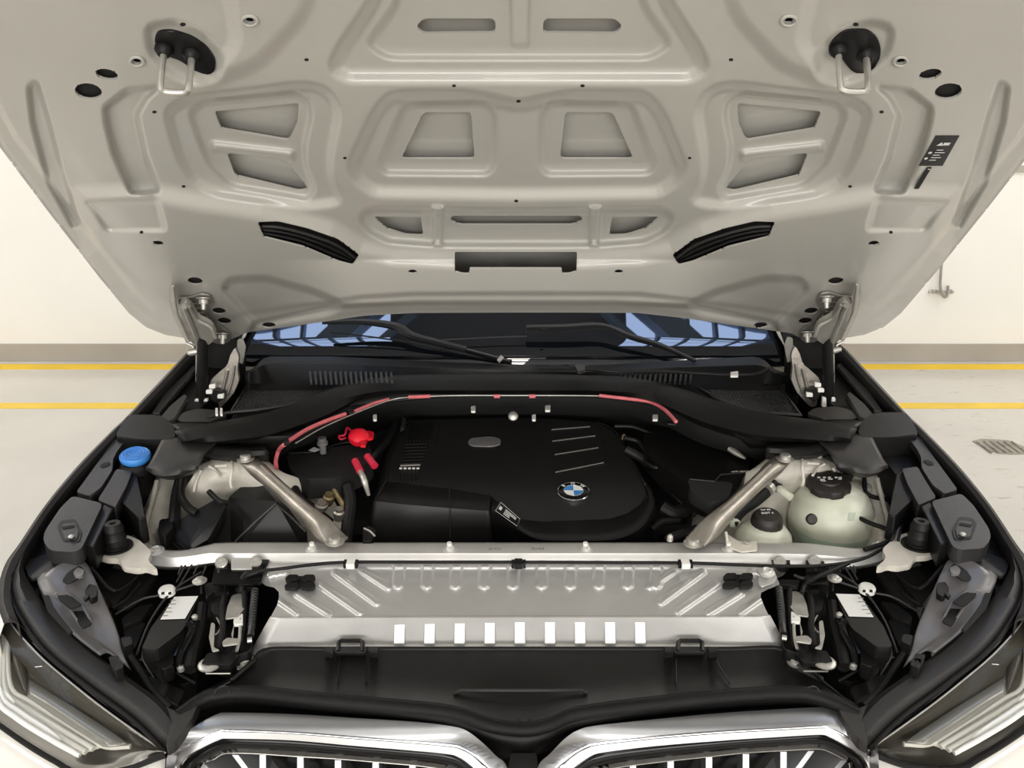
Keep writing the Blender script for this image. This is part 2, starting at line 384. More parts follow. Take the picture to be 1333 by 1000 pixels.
for P in both([(563, 270), (577, 270), (575, 320), (565, 320)]): feat.append((P, .008, 5))
E1 = [(672, 333), (590, 335), (510, 331), (470, 322), (430, 300), (340, 274), (262, 262), (205, 252), (105, 252), (120, 330), (200, 400), (300, 480), (672, 480)]
feat.append((E1+bm_(E1[1:-1][::-1]), .016, 34))
G1 = [(672, 372), (560, 371), (470, 372), (420, 352), (340, 325), (280, 345), (262, 400), (255, 480), (672, 480)]
feat.append((rnd(G1+bm_(G1[1:-1][::-1]), 20), -.0001, 16))
G2 = [(672, 394), (540, 394), (430, 400), (330, 421), (310, 480), (672, 480)]; feat.append((G2+bm_(G2[1:-1][::-1]), -.007, 9))
for P in both([(290, 376), (300, 364), (345, 362), (410, 380), (445, 395), (430, 408), (335, 424), (312, 400)]): feat.append((rnd(P, 8), -.009, 12))
for P in both([(110, 262), (205, 258), (215, 300), (140, 300)]): feat.append((rnd(P, 6), -.006, 8))
for P in both([(190, 35), (225, 28), (262, 45), (290, 70), (286, 102), (250, 108), (222, 95), (195, 70)]): feat.append((rnd(P, 14), -.008, 16))
for P in both([(290, -50), (420, -60), (395, 20), (335, 85), (280, 105), (262, 100), (310, 60)]): feat.append((rnd(P, 20), .006, 26))
def hb(px, py):
    s = np.shape(px); px = np.atleast_1d(np.asarray(px, float)); py = np.atleast_1d(np.asarray(py, float))
    h = np.zeros(px.shape)
    for P, a, wd in feat:
        a = a*1.45; wd = wd*1.05
        xs_ = [p[0] for p in P]; ys_ = [p[1] for p in P]; pad = wd
        mk_ = (px > min(xs_)-pad) & (px < max(xs_)+pad) & (py > min(ys_)-pad) & (py < max(ys_)+pad)
        if not mk_.any(): continue
        d = sdf(px[mk_], py[mk_], P)[0]; h[mk_] += a*sst(.5-d/wd)
    d = -sdf(px, py, SIL)[0]
    sidew = 1-sst((py-395)/45.0)
    h += -.008*(1-sst(d/80.0))*sidew - .010*(1-sst((d-20)/9.0))*sidew*(1-sst((py-360)/50.0)*.6) - .004*(1-sst(d/10.0))
    h += .050*np.clip((py-338)/56.0, 0, 1.0)*sst((330-np.abs(px-671))/140.0)
    return h if s else float(h[0])
holes = []
for P in both([(552, 24), (640, 24), (645, 28), (645, 43), (550, 44), (541, 34)]): holes.append(rnd(P, 6))
for P in both([(551, 146), (613, 146), (618, 207), (522, 207)]): holes.append(rnd(P, 6))
for P in both([(279, 145), (389, 134), (387, 160), (376, 183), (288, 168)]): holes.append(rnd(P, 5))
for P in both([(295, 199), (370, 207), (383, 222), (402, 246), (390, 249), (306, 229)]): holes.append(rnd(P, 5))
for P in both([(486, 282), (548, 283), (551, 307), (528, 306), (503, 298)]): holes.append(rnd(P, 4))
S1 = [(672, 281), (588, 281), (586, 288), (600, 293), (672, 293)]; holes.append(rnd(S1+bm_(S1[1:-1][::-1]), 3))
N1 = [(672, 328), (592, 328), (592, 354), (602, 357), (611, 357), (611, 350), (672, 350)]; holes.append(rnd(N1+bm_(N1[1:-1][::-1]), 2))
VENT = [(335, 289), (362, 288), (400, 297), (440, 311), (468, 332), (459, 346), (440, 341), (395, 322), (343, 309)]
for P in both(VENT): holes.append(rnd(P, 3))
def ell(cx, cy, rx, ry, rot=0, n=14):
    c, s = math.cos(R(rot)), math.sin(R(rot))
    return [(cx+rx*math.cos(t)*c-ry*math.sin(t)*s, cy+rx*math.cos(t)*s+ry*math.sin(t)*c) for t in [2*math.pi*i/n for i in range(n)]]
RH = [(139, 97, 15, 7, 12), (115, 119, 18, 10.5, 8), (254, 366, 10, 5, 5), (285, 405, 9, 4.5, 5), (292, 418, 9, 4.5, 5), (350, 423.5, 9, 3.8, 0), (206, 317, 7, 3.5, 5), (178, 80, 6, 3.8, 15), (325, 27, 6, 4, 5), (537, 354, 6, 3, 0)]
DOT = [(399, 78, 3), (201, 146, 3), (239, 243, 2.6), (184, 303, 2.4), (449, 206, 2.4), (591, 112, 2.6), (591+167, 112, 2.6), (238, 32, 4)]
for (x, y, rx, ry, ro) in RH:
    for P in both(ell(x, y, rx, ry, ro)): holes.append(P)
step = 1.8
gx, gy = np.meshgrid(np.arange(-110, 1460, step), np.arange(-185, 455, step)); ny, nx = gx.shape
X = gx.ravel().copy(); Y = gy.ravel().copy()
def snapmask(X, Y, P, keep_inside):
    P_ = np.array(P); mk_ = (X > P_[:, 0].min()-4) & (X < P_[:, 0].max()+4) & (Y > P_[:, 1].min()-4) & (Y < P_[:, 1].max()+4)
    d = np.full(X.shape, 99.); cx = X.copy(); cy = Y.copy()
    if keep_inside: mk_ = np.ones(X.shape, bool)
    dd, a, b = sdf(X[mk_], Y[mk_], P); d[mk_] = dd; cx[mk_] = a; cy[mk_] = b
    s = np.abs(d) < .62*step; X = np.where(s, cx, X); Y = np.where(s, cy, Y)
    ok = (d < 0) | s if keep_inside else (d > 0) | s
    return X, Y, ok, s
keep = np.ones(X.shape, bool); hs = np.zeros(X.shape, int)
for i, P in enumerate(holes):
    X, Y, ok, s = snapmask(X, Y, P, False); keep &= ok; hs[s] = i+1
X, Y, ok, s = snapmask(X, Y, SIL, True); keep &= ok
H = hb(X, Y); W3 = Bh(X, Y, H)
idx = np.arange(nx*ny).reshape(ny, nx); q = np.stack([idx[:-1, :-1], idx[:-1, 1:], idx[1:, 1:], idx[1:, :-1]], -1).reshape(-1, 4)
fk = keep[q].all(1) & ~((hs[q] > 0).all(1) & (hs[q].max(1) == hs[q].min(1))); q = q[fk]
# drop thin boundary cases inside holes, then compact
used = np.unique(q); rm = -np.ones(nx*ny, int); rm[used] = np.arange(len(used)); vv = W3[used]; qq = rm[q]
# folded edge round every opening
ed = {}
for f in qq:
    for i in range(4):
        a, b = int(f[i]), int(f[(i+1) % 4]); k = (min(a, b), max(a, b)); ed[k] = None if k in ed else (a, b)
be = [e for e in ed.values() if e]
bv = sorted({i for e in be for i in e}); m1 = {v: len(vv)+i for i, v in enumerate(bv)}; m2 = {v: len(vv)+len(bv)+i for i, v in enumerate(bv)}
lip = np.array([-bn.x, -bn.y, -bn.z])*.004
allv = np.vstack([vv, vv[bv], vv[bv]+lip]); fs = qq.tolist()+[[m1[b], m1[a], m2[a], m2[b]] for a, b in be]
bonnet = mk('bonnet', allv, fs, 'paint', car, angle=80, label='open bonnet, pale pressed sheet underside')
# outer skin
st2 = 9; gx2, gy2 = np.meshgrid(np.arange(-117, 1467, st2), np.arange(-189, 460, st2)); ny2, nx2 = gx2.shape; X2 = gx2.ravel().astype(float); Y2 = gy2.ravel().astype(float)
d2, cx2, cy2 = sdf(X2, Y2, SIL); s = np.abs(d2) < .6*st2; X2 = np.where(s, cx2, X2); Y2 = np.where(s, cy2, Y2); k2 = (d2 < 0) | s
dd = np.maximum(-d2, 0)
W2 = Bh(X2, Y2, -.014-.034*sst(dd/70)); W2 += np.outer(.05*sst(dd/400), [-bn.x, -bn.y, -bn.z])*(1-0)
id2 = np.arange(nx2*ny2).reshape(ny2, nx2); q2 = np.stack([id2[:-1, :-1], id2[:-1, 1:], id2[1:, 1:], id2[1:, :-1]], -1).reshape(-1, 4); q2 = q2[k2[q2].all(1)]
W2in = Bh(X2, Y2, -.020-.032*sst(dd/60))
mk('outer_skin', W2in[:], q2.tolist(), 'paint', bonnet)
cav = Bh(0, 0, 0)
def bslab(name, P, h0, th, m, parent, bevel=.001, label=None, hb0=None):
    P3 = [Vector(Bh(x, y, h0+(hb(x, y) if hb0 is None else hb0)).tolist()) for x, y in P]
    return Acc().add(*slab_vf(P3, th, bevel, -bn)).obj(name, m, parent, label=label)
# black discs behind the small holes, painting the shade of the closed cavity
for (x, y, rx, ry, ro) in RH:
    for k, P in enumerate(both(ell(x, y, rx*1.12, ry*1.12, ro))):
        h0 = hb(x if k == 0 else 2*bcx(y)-x, y)
        bslab('drain_hole_shade', P, -.009, .004, 'dark', bonnet, 0, hb0=h0)
for (x, y, r_) in DOT:
    for P in (both(ell(x, y, r_, r_*.62, 0, 8)) if x < 700 else [ell(x, y, r_, r_*.62)]): bslab('bolt_hole', P, .0006, .002, 'dark', bonnet, 0)
for (x, y, r_) in ((675, 132, 3), (672, 262, 2.6)): bslab('bolt_hole', ell(x, y, r_, r_*.6), .0006, .002, 'dark', bonnet, 0)
for (x, y, r_) in ((325, 27, 10), (178, 80, 9)):           # rings round threaded bushes
    for P, xx in zip(both(ell(x, y, r_, r_*.62, 5, 18)), (x, 2*bcx(y)-x)):
        pp = [Vector(Bh(a, b_, hb(xx, y)+.002).tolist()) for a, b_ in P]
        Acc().add(*tube_vf(pp+[pp[0]], .0022, 6, n=40)).obj('threaded_bush', 'paint', bonnet)
# black ducts in the curved openings
for sd, P in enumerate(both(VENT)):
    base = bslab('air_duct', [(x, y) for x, y in P], -.016, .006, 'satin', bonnet, .001, label='curved black plastic duct')
    for o_, rr in ((.25, .0035), (.5, .003), (.75, .003)):
        up_ = [(340, 290), (362, 290), (400, 299), (438, 312), (464, 333)]; lo_ = [(344, 308), (370, 314), (396, 321), (438, 339), (458, 344)]
        ln = [(a[0]*(1-o_)+b_[0]*o_, a[1]*(1-o_)+b_[1]*o_) for a, b_ in zip(up_, lo_)]
        if sd: ln = bm_(ln)
        tube('duct_rib', [Vector(Bh(x, y, hb(x, y)-.010).tolist()) for x, y in ln], rr, 'grey' if o_ == .25 else 'satin', base)
# strikers
def striker(P, U, holesq):
    ba = bslab('striker_mount', rnd(P, 8), .004, .010, 'satin', bonnet, .003, label='black plastic striker mount')
    pts = [B(*U[0], .004)]+[B(x, y, hh) for (x, y), hh in zip(U[1:-1], (.055, .062, .062, .055)[:len(U)-2])]+[B(*U[-1], .004)]
    L = []
    for i in range(len(pts)): L.append(pts[i])
    tube('striker_loop', L, .0048, 'zinc', ba, n=40, label='grey steel U-shaped striker')
    for u in (U[0], U[-1]): lathe('collar', B(*u, .004), [(.013, 0), (.013, .006), (.009, .012), (.007, .014)], 'black', ba, axis=bn, seg=16)
striker([(200, 55), (204, 42), (222, 40), (250, 48), (270, 62), (281, 80), (279, 95), (268, 98), (248, 90), (238, 80), (212, 72)], [(214, 62), (209, 110), (214, 119), (240, 120), (246, 111), (250, 68)], 0)
striker([(1077, 66), (1084, 52), (1100, 39), (1128, 39), (1143, 50), (1148, 68), (1142, 85), (1130, 96), (1112, 96), (1102, 85), (1096, 76)], [(1091, 62), (1094, 108), (1099, 118), (1124, 119), (1130, 110), (1127, 68)], 0)
# warning labels
lb = bslab('warning_label', [(1218, 177), (1249, 177), (1227, 216), (1196, 216)], .0012, .001, 'gloss', bonnet, 0, label='black warning label with white print')
a, b_, c_ = B(1222, 182, .002), B(1246, 182, .002), B(1200, 212, .002)
for (u, v_, s_) in ((.1, .1, .011), (.42, .12, .011)):
    c0 = a+(b_-a)*u+(c_-a)*v_; ex, ey = (b_-a).normalized(), (c_-a).normalized()
    if u < .3: vf = ([c0, c0+ex*s_, c0+ex*s_*.5-ey*s_], [(0, 1, 2)]); vf = ([c0+ey*.01, c0+ex*s_+ey*.01, c0+ex*s_*.5], [(0, 1, 2)])
    else: vf = ([c0, c0+ex*s_, c0+ex*s_+ey*.008, c0+ey*.008], [(0, 1, 2, 3)])
    Acc().add(*vf).obj('pictogram', 'print', bonnet, smooth=False)
aa = Acc()
for i in range(5):
    c0 = a+(c_-a)*(.42+.11*i)+(b_-a)*.3; w_ = (b_-a)*(.55 if i % 2 else .38); aa.add([c0, c0+w_, c0+w_+(c_-a)*.035, c0+(c_-a)*.035], [(0, 1, 2, 3)])
for (u, v_) in ((.05, .55), (.05, .8)): aa.add(*lathe_vf(a+(b_-a)*u+(c_-a)*v_, [(.003, 0), (.003, .0005)], bn, 10))
aa.obj('label_print', 'print', bonnet, smooth=False)
bslab('small_label', [(1207, 218), (1213, 218), (1196, 246), (1190, 246)], .0012, .001, 'gloss', bonnet, 0)
aa = Acc()
for i in range(9):
    t = i/9; x = 1208-t*14; y = 220+t*24; aa.add(*slab_vf([B(x, y, .0018), B(x+3, y, .0018), B(x+2, y+1.6, .0018), B(x-1, y+1.6, .0018)], .0003, 0, -bn))
aa.obj('label_print', 'print', bonnet, smooth=False)

# ---------------------------------------------------------------- hinges, gas struts
def hingeside(sd):
    g = mir(sd); g2 = (lambda x, y: (x, y)) if sd == 0 else (lambda x, y: (1341-x, y-2))
    hy = 2.10
    def HP(x, y, d=0): x, y = g2(x, y); return PY(x, y, hy+d)
    def hs_(name, P, d, th, m, par, bev=.001, label=None):
        return Acc().add(*slab_vf([HP(x, y, d) for x, y in P], th, bev, Vector((0, 1, 0)))).obj(name, m, par, label=label)
    gb = lambda P: [g2(x, y) for x, y in P]
    h = bslab('bonnet_hinge', gb(rnd([(230, 389), (250, 388), (260, 383), (274, 385), (278, 397), (271, 405), (282, 422), (300, 434), (299, 446), (284, 449), (265, 440), (248, 425), (236, 402)], 4)), .008, .005, 'hingem', car, .0015, label='steel bonnet hinge bolted to bonnet')
    HB = lambda x, y, k: B(*g2(x, y), k)
    for (x, y) in ((265, 388), (290, 434)):
        lathe('hinge_bolt', HB(x, y, .008), [(.0165, 0), (.0165, .002), (.0135, .003), (.0105, .005), (.0105, .014), (.006, .0145), (.005, .027), (.003, .028)], 'zinc', h, axis=(0, -.35, -.94), seg=14)
    ua = Acc().add(*slab_vf([HB(x, y, .035+.0009*max(0, y-400)) for x, y in rnd([(233, 397), (241, 393), (249, 398), (257, 414), (276, 424), (282, 436), (276, 446), (266, 452), (256, 452), (247, 444), (240, 430), (234, 412)], 3)], .012, .003, -bn)).obj('upper_arm', 'hingem', h)
    tube('arm_ridge', [HB(240, 400, .042), HB(248, 420, .052), HB(256, 440, .07), HB(262, 458, .09)], .006, 'hingem', ua, seg=10)
    tube('arm_ridge', [HB(246, 399, .042), HB(257, 416, .052), HB(274, 426, .065), HB(281, 440, .078)], .004, 'hingem', ua, seg=8)
    ribbon('edge_flange', [[HB(221, 373, .012), HB(222, 392, .018), HB(226, 410, .026), HB(234, 428, .036), HB(243, 446, .05)], [HB(226, 371, .03), HB(229, 392, .034), HB(232, 410, .044), HB(240, 426, .055), HB(249, 444, .07)]], 'hingem', h, n=16, thick=.003)
    for i in range(5): tube('hinge_rib', [HB(246+i*4.5, 397+i*6, .012), HB(257+i*4.5, 395+i*6, .012)], .0028, 'cast', h, seg=6)
    hs_('lower_arm', rnd([(300, 462), (306, 452), (311, 464), (309, 480), (311, 496), (304, 512), (294, 524), (286, 532), (278, 532), (276, 515), (271, 508), (275, 494), (286, 484), (296, 476)], 3), -.09, .012, 'cast', h, .003, label='dusty cast lower hinge arm')
    tube('arm_flute', [HP(296, 482, -.094), HP(292, 500, -.094), HP(286, 520, -.094)], .004, 'cast', h); tube('arm_flute', [HP(305, 476, -.094), HP(302, 496, -.094), HP(296, 514, -.094)], .003, 'cast', h)
    hs_('back_plate', rnd([(268, 440), (310, 440), (318, 446), (320, 500), (308, 520), (300, 500), (280, 495), (270, 490)], 4), .04, .006, 'black', h)
    hs_('side_bracket', rnd([(309, 442), (316, 440), (320, 452), (316, 475), (308, 470)], 2), .01, .004, 'hingem', h)
    hs_('latch_block', rnd([(276, 508), (290, 510), (290, 520), (282, 526), (274, 520)], 3), -.115, .02, 'black', h)
    for (x, y) in ((276, 503), (272, 510), (287, 516)): hs_('white_clip', rnd([(x-4, y-2), (x+4, y-3), (x+4, y+3), (x-4, y+3)], 1), -.12, .008, 'white', h, .001)
    gs = tube('gas_strut', [HP(264, 440, -.13), HP(262, 527, -.10)], .0135, 'rubber', car, seg=16, label='black gas strut')
    lathe('strut_ring', HP(263, 490, -.112), [(.0145, 0), (.0145, .006)], 'black', gs, axis=(HP(264, 440, -.13)-HP(262, 527, -.10)))
    tube('strut_rod', [HP(257, 450, -.02), HP(256, 520, -.03)], .004, 'zinc', gs)
    for x in (256, 268): hs_('mounting_clip', rnd([(x-2.5, 520), (x+2, 519), (x+3, 532), (x-3, 532)], 1), -.118, .008, 'white', gs, .001)
    lathe('ball_joint', HP(254, 458, -.04), [(.004, -.02), (.009, -.015), (.009, 0), (.006, .015)], 'zinc', gs, axis=(1, 0, .2), seg=12)
    tube('joint_pin', [HP(243, 447, -.03), HP(252, 452, -.03), HP(250, 458, -.03), HP(262, 460, -.03)], .0035, 'zinc', gs)
for s_ in (0, 1): hingeside(s_)

# ---------------------------------------------------------------- dark tub under the bay and the outside of the body
tub = Acc()
fl = [(-.88, 2.2), (-.93, 1.55), (-.86, 1.3), (-.5, 1.12), (.5, 1.12), (.88, 1.3), (.95, 1.55), (.9, 2.2)]
v = [Vector((x, y, .55)) for x, y in fl]; tub.add(v, [tuple(range(8))])
tub.add(*box_vf((0, 2.26, .76), (1.7, .02, .5)))
tub.obj('bay_undertray', 'dark', car, smooth=False)
SF = SL(455, 1.135, 745, .955)               # fender line
def fend(sd):
    g = mir(sd); G = lambda P: [g(x, y) for x, y in P]
    out = [(262, 446), (245, 458), (205, 500), (165, 543), (146, 561), (105, 603), (75, 638), (52, 668), (25, 709), (9, 731), (0, 755), (-3, 785), (5, 812)]
    inn = [(268, 450), (250, 463), (212, 504), (173, 545), (153, 564), (112, 607), (82, 642), (60, 671), (36, 709), (22, 733), (14, 757), (14, 785), (24, 812)]
    O = [SF(*p) for p in G(out)]; I = [SF(*p, -.004) for p in G(inn)]
    sg = -1 if sd == 0 else 1
    # outside sheet: falls away from the shoulder down to the sill
    L = [O, [p+Vector((sg*.015, 0, -.03)) for p in O], [p+Vector((sg*.02, 0, -.12)) for p in O], [Vector((p.x+sg*.01, p.y, .52)) for p in O]]
    f = ribbon('fender', L, 'paint_out', car, n=60, thick=.002, label='white outer fender')
    ribbon('fender_flange', [O, [(a+b)/2+Vector((0, 0, .004)) for a, b in zip(O, I)], I, [p+Vector((0, 0, -.03)) for p in I]], 'grey', f, n=60, thick=.002)
    # gutter below the flange
    inn2 = [(300, 470), (300, 500), (262, 530), (235, 560), (212, 580), (180, 620), (150, 660), (125, 700), (100, 730), (70, 740), (50, 770), (60, 800), (75, 830)]
    A = [SF(*p, -.03) for p in G(inn)]; Bp = [SF(*p, -.045) for p in G(inn2)]
    ribbon('wing_gutter', [A, [(a+b)/2+Vector((0, 0, -.008)) for a, b in zip(A, Bp)], Bp, [p+Vector((0, 0, -.1)) for p in Bp]], 'black', car, n=50, thick=.003)
    # raised strips near the hinge
    plate('gutter_strip', G([(252, 474), (258, 478), (236, 502), (208, 538), (196, 538), (215, 512)]), SF, .012, 'grey', car, .003, off=-.022)
    plate('gutter_strip', G([(240, 512), (245, 516), (228, 545), (213, 552), (206, 545), (220, 528)]), SF, .02, 'grey', car, .003, off=-.014)
    plate('hinge_pad', G(rnd([(240, 536), (258, 532), (285, 534), (296, 541), (272, 549), (236, 549), (228, 545)], 3)), SF, .012, 'grey', car, .002, off=-.02)
    # corner wedge of the seal
    plate('seal_corner', G(rnd([(168, 539), (206, 540), (218, 546), (230, 560), (226, 573), (185, 572), (150, 569), (158, 552)], 5)), SF, .05, 'satin', car, .006, off=.004, seg=2)
    # long cover plates
    plate('wing_cover', G(rnd([(150, 571), (166, 570), (152, 588), (147, 598), (146, 612), (132, 634), (117, 646), (99, 641), (118, 615), (136, 590)], 3)), SF, .015, 'grey', car, .003, off=-.010)
    w2 = plate('wing_cover', G(rnd([(152, 610), (172, 613), (165, 632), (150, 661), (127, 651), (141, 629)], 3)), SF, .03, 'grey', car, .003, off=-.014)
    plate('cover_slot', G(ell(137, 605, 7, 2.6, -20)), SF, .002, 'dark', w2, 0, off=-.0085)
    plate('cover_wall', G([(172, 614), (180, 620), (186, 660), (190, 672), (180, 676), (160, 655), (156, 648), (165, 632)]), SF, .06, 'black', car, .003, off=-.022)
    cup = plate('bump_stop_cover', G(rnd([(94, 645), (134, 655), (110, 706), (106, 715), (96, 719), (65, 717), (56, 704), (58, 692), (78, 662)], 6)), SF, .03, 'grey', car, .005, off=.008, seg=2, label='dark grey moulded plastic corner cover')
    plate('cover_side', G([(135, 656), (147, 662), (122, 712), (110, 710)]), SF, .05, 'satin', cup, .002, off=.0)
    plate('cup_recess', G(rnd([(74, 685), (80, 677), (98, 675), (107, 693), (103, 706), (82, 705)], 3)), SF, .003, 'black', cup, .001, off=.0095)
    plate('cup_floor', G(rnd([(80, 688), (82, 682), (97, 680), (102, 692), (100, 702), (84, 702)], 2)), SF, .002, 'grey', cup, .001, off=.011)
    plate('cup_slot', G(rnd([(80, 686), (96, 683), (98, 686), (82, 689)], 1)), SF, .002, 'dark', cup, 0, off=.0122)
    lathe('cup_screw', SF(*g(93, 699), .0125), [(.006, 0), (.006, .002), (.003, .004)], 'zinc', cup, seg=12)
    # smooth wide cover behind the strut tower
    ribbon('cowl_side_cover', [[SF(*p, o_) for p in G(q_)] for q_, o_ in (([(212, 571), (240, 569), (285, 575)], 0), ([(205, 585), (232, 584), (268, 590)], .006), ([(196, 602), (226, 603), (262, 600)], .002), ([(190, 610), (214, 620), (258, 610)], -.01), ([(196, 614), (222, 624), (256, 614)], -.04))], 'grey', car, n=16, thick=.004, sub=4, label='smooth dark grey cowl side cover')
    lathe('cover_dome', SF(*g(242, 586), -.012), [(.045, -.004), (.04, .004), (.027, .010), (.012, .012)], 'satin', car, seg=24)
    # cowl tail layers running into the corner
    ribbon('cowl_tail', [[SF(*p, -.005) for p in G([(222, 552), (260, 552), (320, 560), (400, 556)])], [SF(*p, .012) for p in G([(230, 560), (262, 561), (320, 569), (390, 568)])], [SF(*p, -.03) for p in G([(235, 572), (265, 575), (320, 585), (370, 586)])]], 'black', car, n=24, thick=.004, sub=3)
    ribbon('cowl_tail', [[SF(*p, .0) for p in G([(235, 573), (262, 576), (310, 582), (345, 582)])], [SF(*p, -.005) for p in G([(240, 580), (270, 590), (310, 594), (350, 590)])], [SF(*p, -.05) for p in G([(245, 588), (280, 599), (310, 602), (350, 600)])]], 'rubber', car, n=20, thick=.004, sub=3)
fend(0); fend(1)
# blue washer cap
c = V(176, 594, 1.03); k = (c-Vector((0, 0, CH))).length/F
cap = lathe('washer_cap', c, [(.026, -.012), (.030, -.008), (.032, -.003), (.032, .003), (.030, .0065), (.029, .0058), (.012, .0058)], 'blue', car, seg=40, axis=(.06, -.12, 1), label='blue windscreen washer cap', wob=lambda j, h: .015*(j % 2) if h < .004 else 0)
for r_ in (.025, .019, .012): Acc().add(*tube_vf([c+Vector((r_*math.cos(t), r_*math.sin(t), .0085-.12*-r_*math.sin(t)*1-.06*r_*math.cos(t))) for t in np.linspace(0, 2*math.pi, 25)], .0009, 5, n=60)).obj('cap_ridge', 'blue', cap)
lathe('washer_neck', c-Vector((0, 0, .035)), [(.036, 0), (.036, .012), (.03, .02)], 'black', car, seg=30)
plate('washer_panel', rnd([(160, 578), (210, 573), (196, 606), (178, 611), (152, 607)], 3), SF, .006, 'black', car, .001, off=-.035)
# body shell behind the cowl
def sect(y, hw, z0, z1, hw1): return [Vector((-hw, y, z0)), Vector((-hw-.02, y, (z0+1.0)/2)), Vector((-hw, y, 1.0)), Vector((-hw1, y, z1)), Vector((0, y, z1+.03)), Vector((hw1, y, z1)), Vector((hw, y, 1.0)), Vector((hw+.02, y, (z0+1.0)/2)), Vector((hw, y, z0))]
S_ = [sect(2.32, .90, .35, 1.03, .84), sect(2.9, .93, .3, 1.36, .72), sect(3.3, .93, .3, 1.52, .62), sect(4.3, .93, .3, 1.53, .6), sect(4.9, .9, .35, 1.45, .58), sect(5.25, .86, .4, 1.0, .7)]
ribbon('cabin_body', S_, 'paint_out', car, n=60, thick=.01, sm=False, sub=4)
for sx_ in (-1, 1):
    for yy in (1.75, 4.5):
        wh = lathe('wheel', (sx_*.80, yy, .36), [(.2, -.12), (.33, -.12), (.36, -.09), (.36, .09), (.33, .12), (.2, .12)], 'tyre', car, axis=(1, 0, 0), seg=40, label='black tyre')
        lathe('rim', (sx_*.80, yy, .36), [(.04, -.11), (.21, -.115), (.21, .115), (.04, .11)], 'cast', wh, axis=(1, 0, 0), seg=30)

# ---------------------------------------------------------------- windscreen, cowl, wipers
wy0, wz0 = 2.24, 1.09
def WS(px, py, off=0):                       # windscreen plane, 29 degrees
    n = Vector((0, -math.sin(R(29)), math.cos(R(29)))); a = Vector((0, wy0, wz0)); o = Vector((0, 0, CH)); d = ray(px, py)
    return o+d*(((a-o).dot(n)+off)/d.dot(n))
gl_ = []
for y_, z_, hw in ((2.20, 1.068, .80), (2.5, 1.234, .77), (2.9, 1.44, .70), (3.15, 1.555, .64)):
    gl_.append([Vector((x*hw, y_+.06*x*x*1.0, z_-.015*x*x)) for x in np.linspace(-1, 1, 9)])
ribbon('windscreen', gl_, 'glass', car, n=40, thick=.004, sub=3, label='windscreen reflecting the roof lights')
for sx_ in (-1, 1): Acc().add(*tube_vf([Vector((sx_*.81, 2.22, 1.06)), Vector((sx_*.785, 2.5, 1.225)), Vector((sx_*.72, 2.9, 1.43)), Vector((sx_*.66, 3.15, 1.55))], .028, 10)).obj('screen_pillar', 'black', car)
# cowl panel
cw = ribbon('cowl_panel', [[WS(x, y, .012) for x, y in [(319, 484), (330, 481), (342, 468), (352, 465), (430, 465), (600, 473), (760, 478), (880, 470), (985, 465), (995, 470), (1008, 482), (1022, 486)]],
      [V(x, y, 1.10) for x, y in [(319, 486), (330, 484), (342, 476), (352, 474), (430, 475), (600, 481), (760, 485), (880, 479), (985, 476), (995, 478), (1008, 486), (1022, 488)]],
      [V(x, y, 1.065) for x, y in [(319, 500), (330, 500), (342, 500), (352, 500), (430, 502), (600, 500), (760, 500), (880, 500), (985, 500), (995, 500), (1008, 500), (1022, 500)]],
      [V(x, y, 1.04) for x, y in [(319, 545), (330, 545), (342, 545), (352, 545), (430, 530), (600, 515), (760, 515), (880, 530), (985, 545), (995, 545), (1008, 545), (1022, 545)]]], 'black', car, n=90, thick=.004, sm=False, label='black plastic cowl panel')
for x in np.arange(402, 512, 6.6):
    dz = .10; plate('vent_rib', [(x, 483+.02*(x-402)), (x+3, 483), (x+4.5, 498), (x+1.5, 498)], 1.092, .006, 'grey', cw, .0005)
for x in np.arange(806, 905, 6.6):
    plate('vent_rib', [(x, 484), (x+3, 484), (x+1.5, 498), (x-1.5, 498)], 1.092, .006, 'black', cw, .0005)
def mesh_grille(q, nm):
    P = [V(x, y, 1.06) for x, y in q]; f = tube('intake_frame', P+[P[0]], .005, 'satin', car, smooth=False, seg=6, label='black mesh air intake in the cowl')
    Acc().add(*slab_vf([p-Vector((0, 0, .014)) for p in P], .003, 0)).obj('intake_backing', 'dark', f)
    a = Acc()
    for i in range(1, 16):
        t = i/16; a.add(*tube_vf([P[0].lerp(P[3], t), P[1].lerp(P[2], t)], .0016, 5))
    for i in range(1, 24):
        t = i/24; a.add(*tube_vf([P[0].lerp(P[1], t), P[3].lerp(P[2], t)], .0016, 5))
    a.obj('intake_mesh', 'satin', f)
mesh_grille([(322, 503), (432, 504), (405, 524), (300, 538)], 'l'); mesh_grille([(903, 503), (1012, 500), (1042, 541), (965, 536)], 'r')
tube('cowl_cable', [V(270, 543, 1.07), V(300, 537, 1.07), V(340, 533, 1.07), V(395, 524, 1.07)], .004, 'grey', car)
for x in (282, 288): plate('cable_clip', [(x-1.6, 531), (x+1.6, 531), (x+1.6, 539), (x-1.6, 539)], 1.08, .006, 'white', car, .0005)
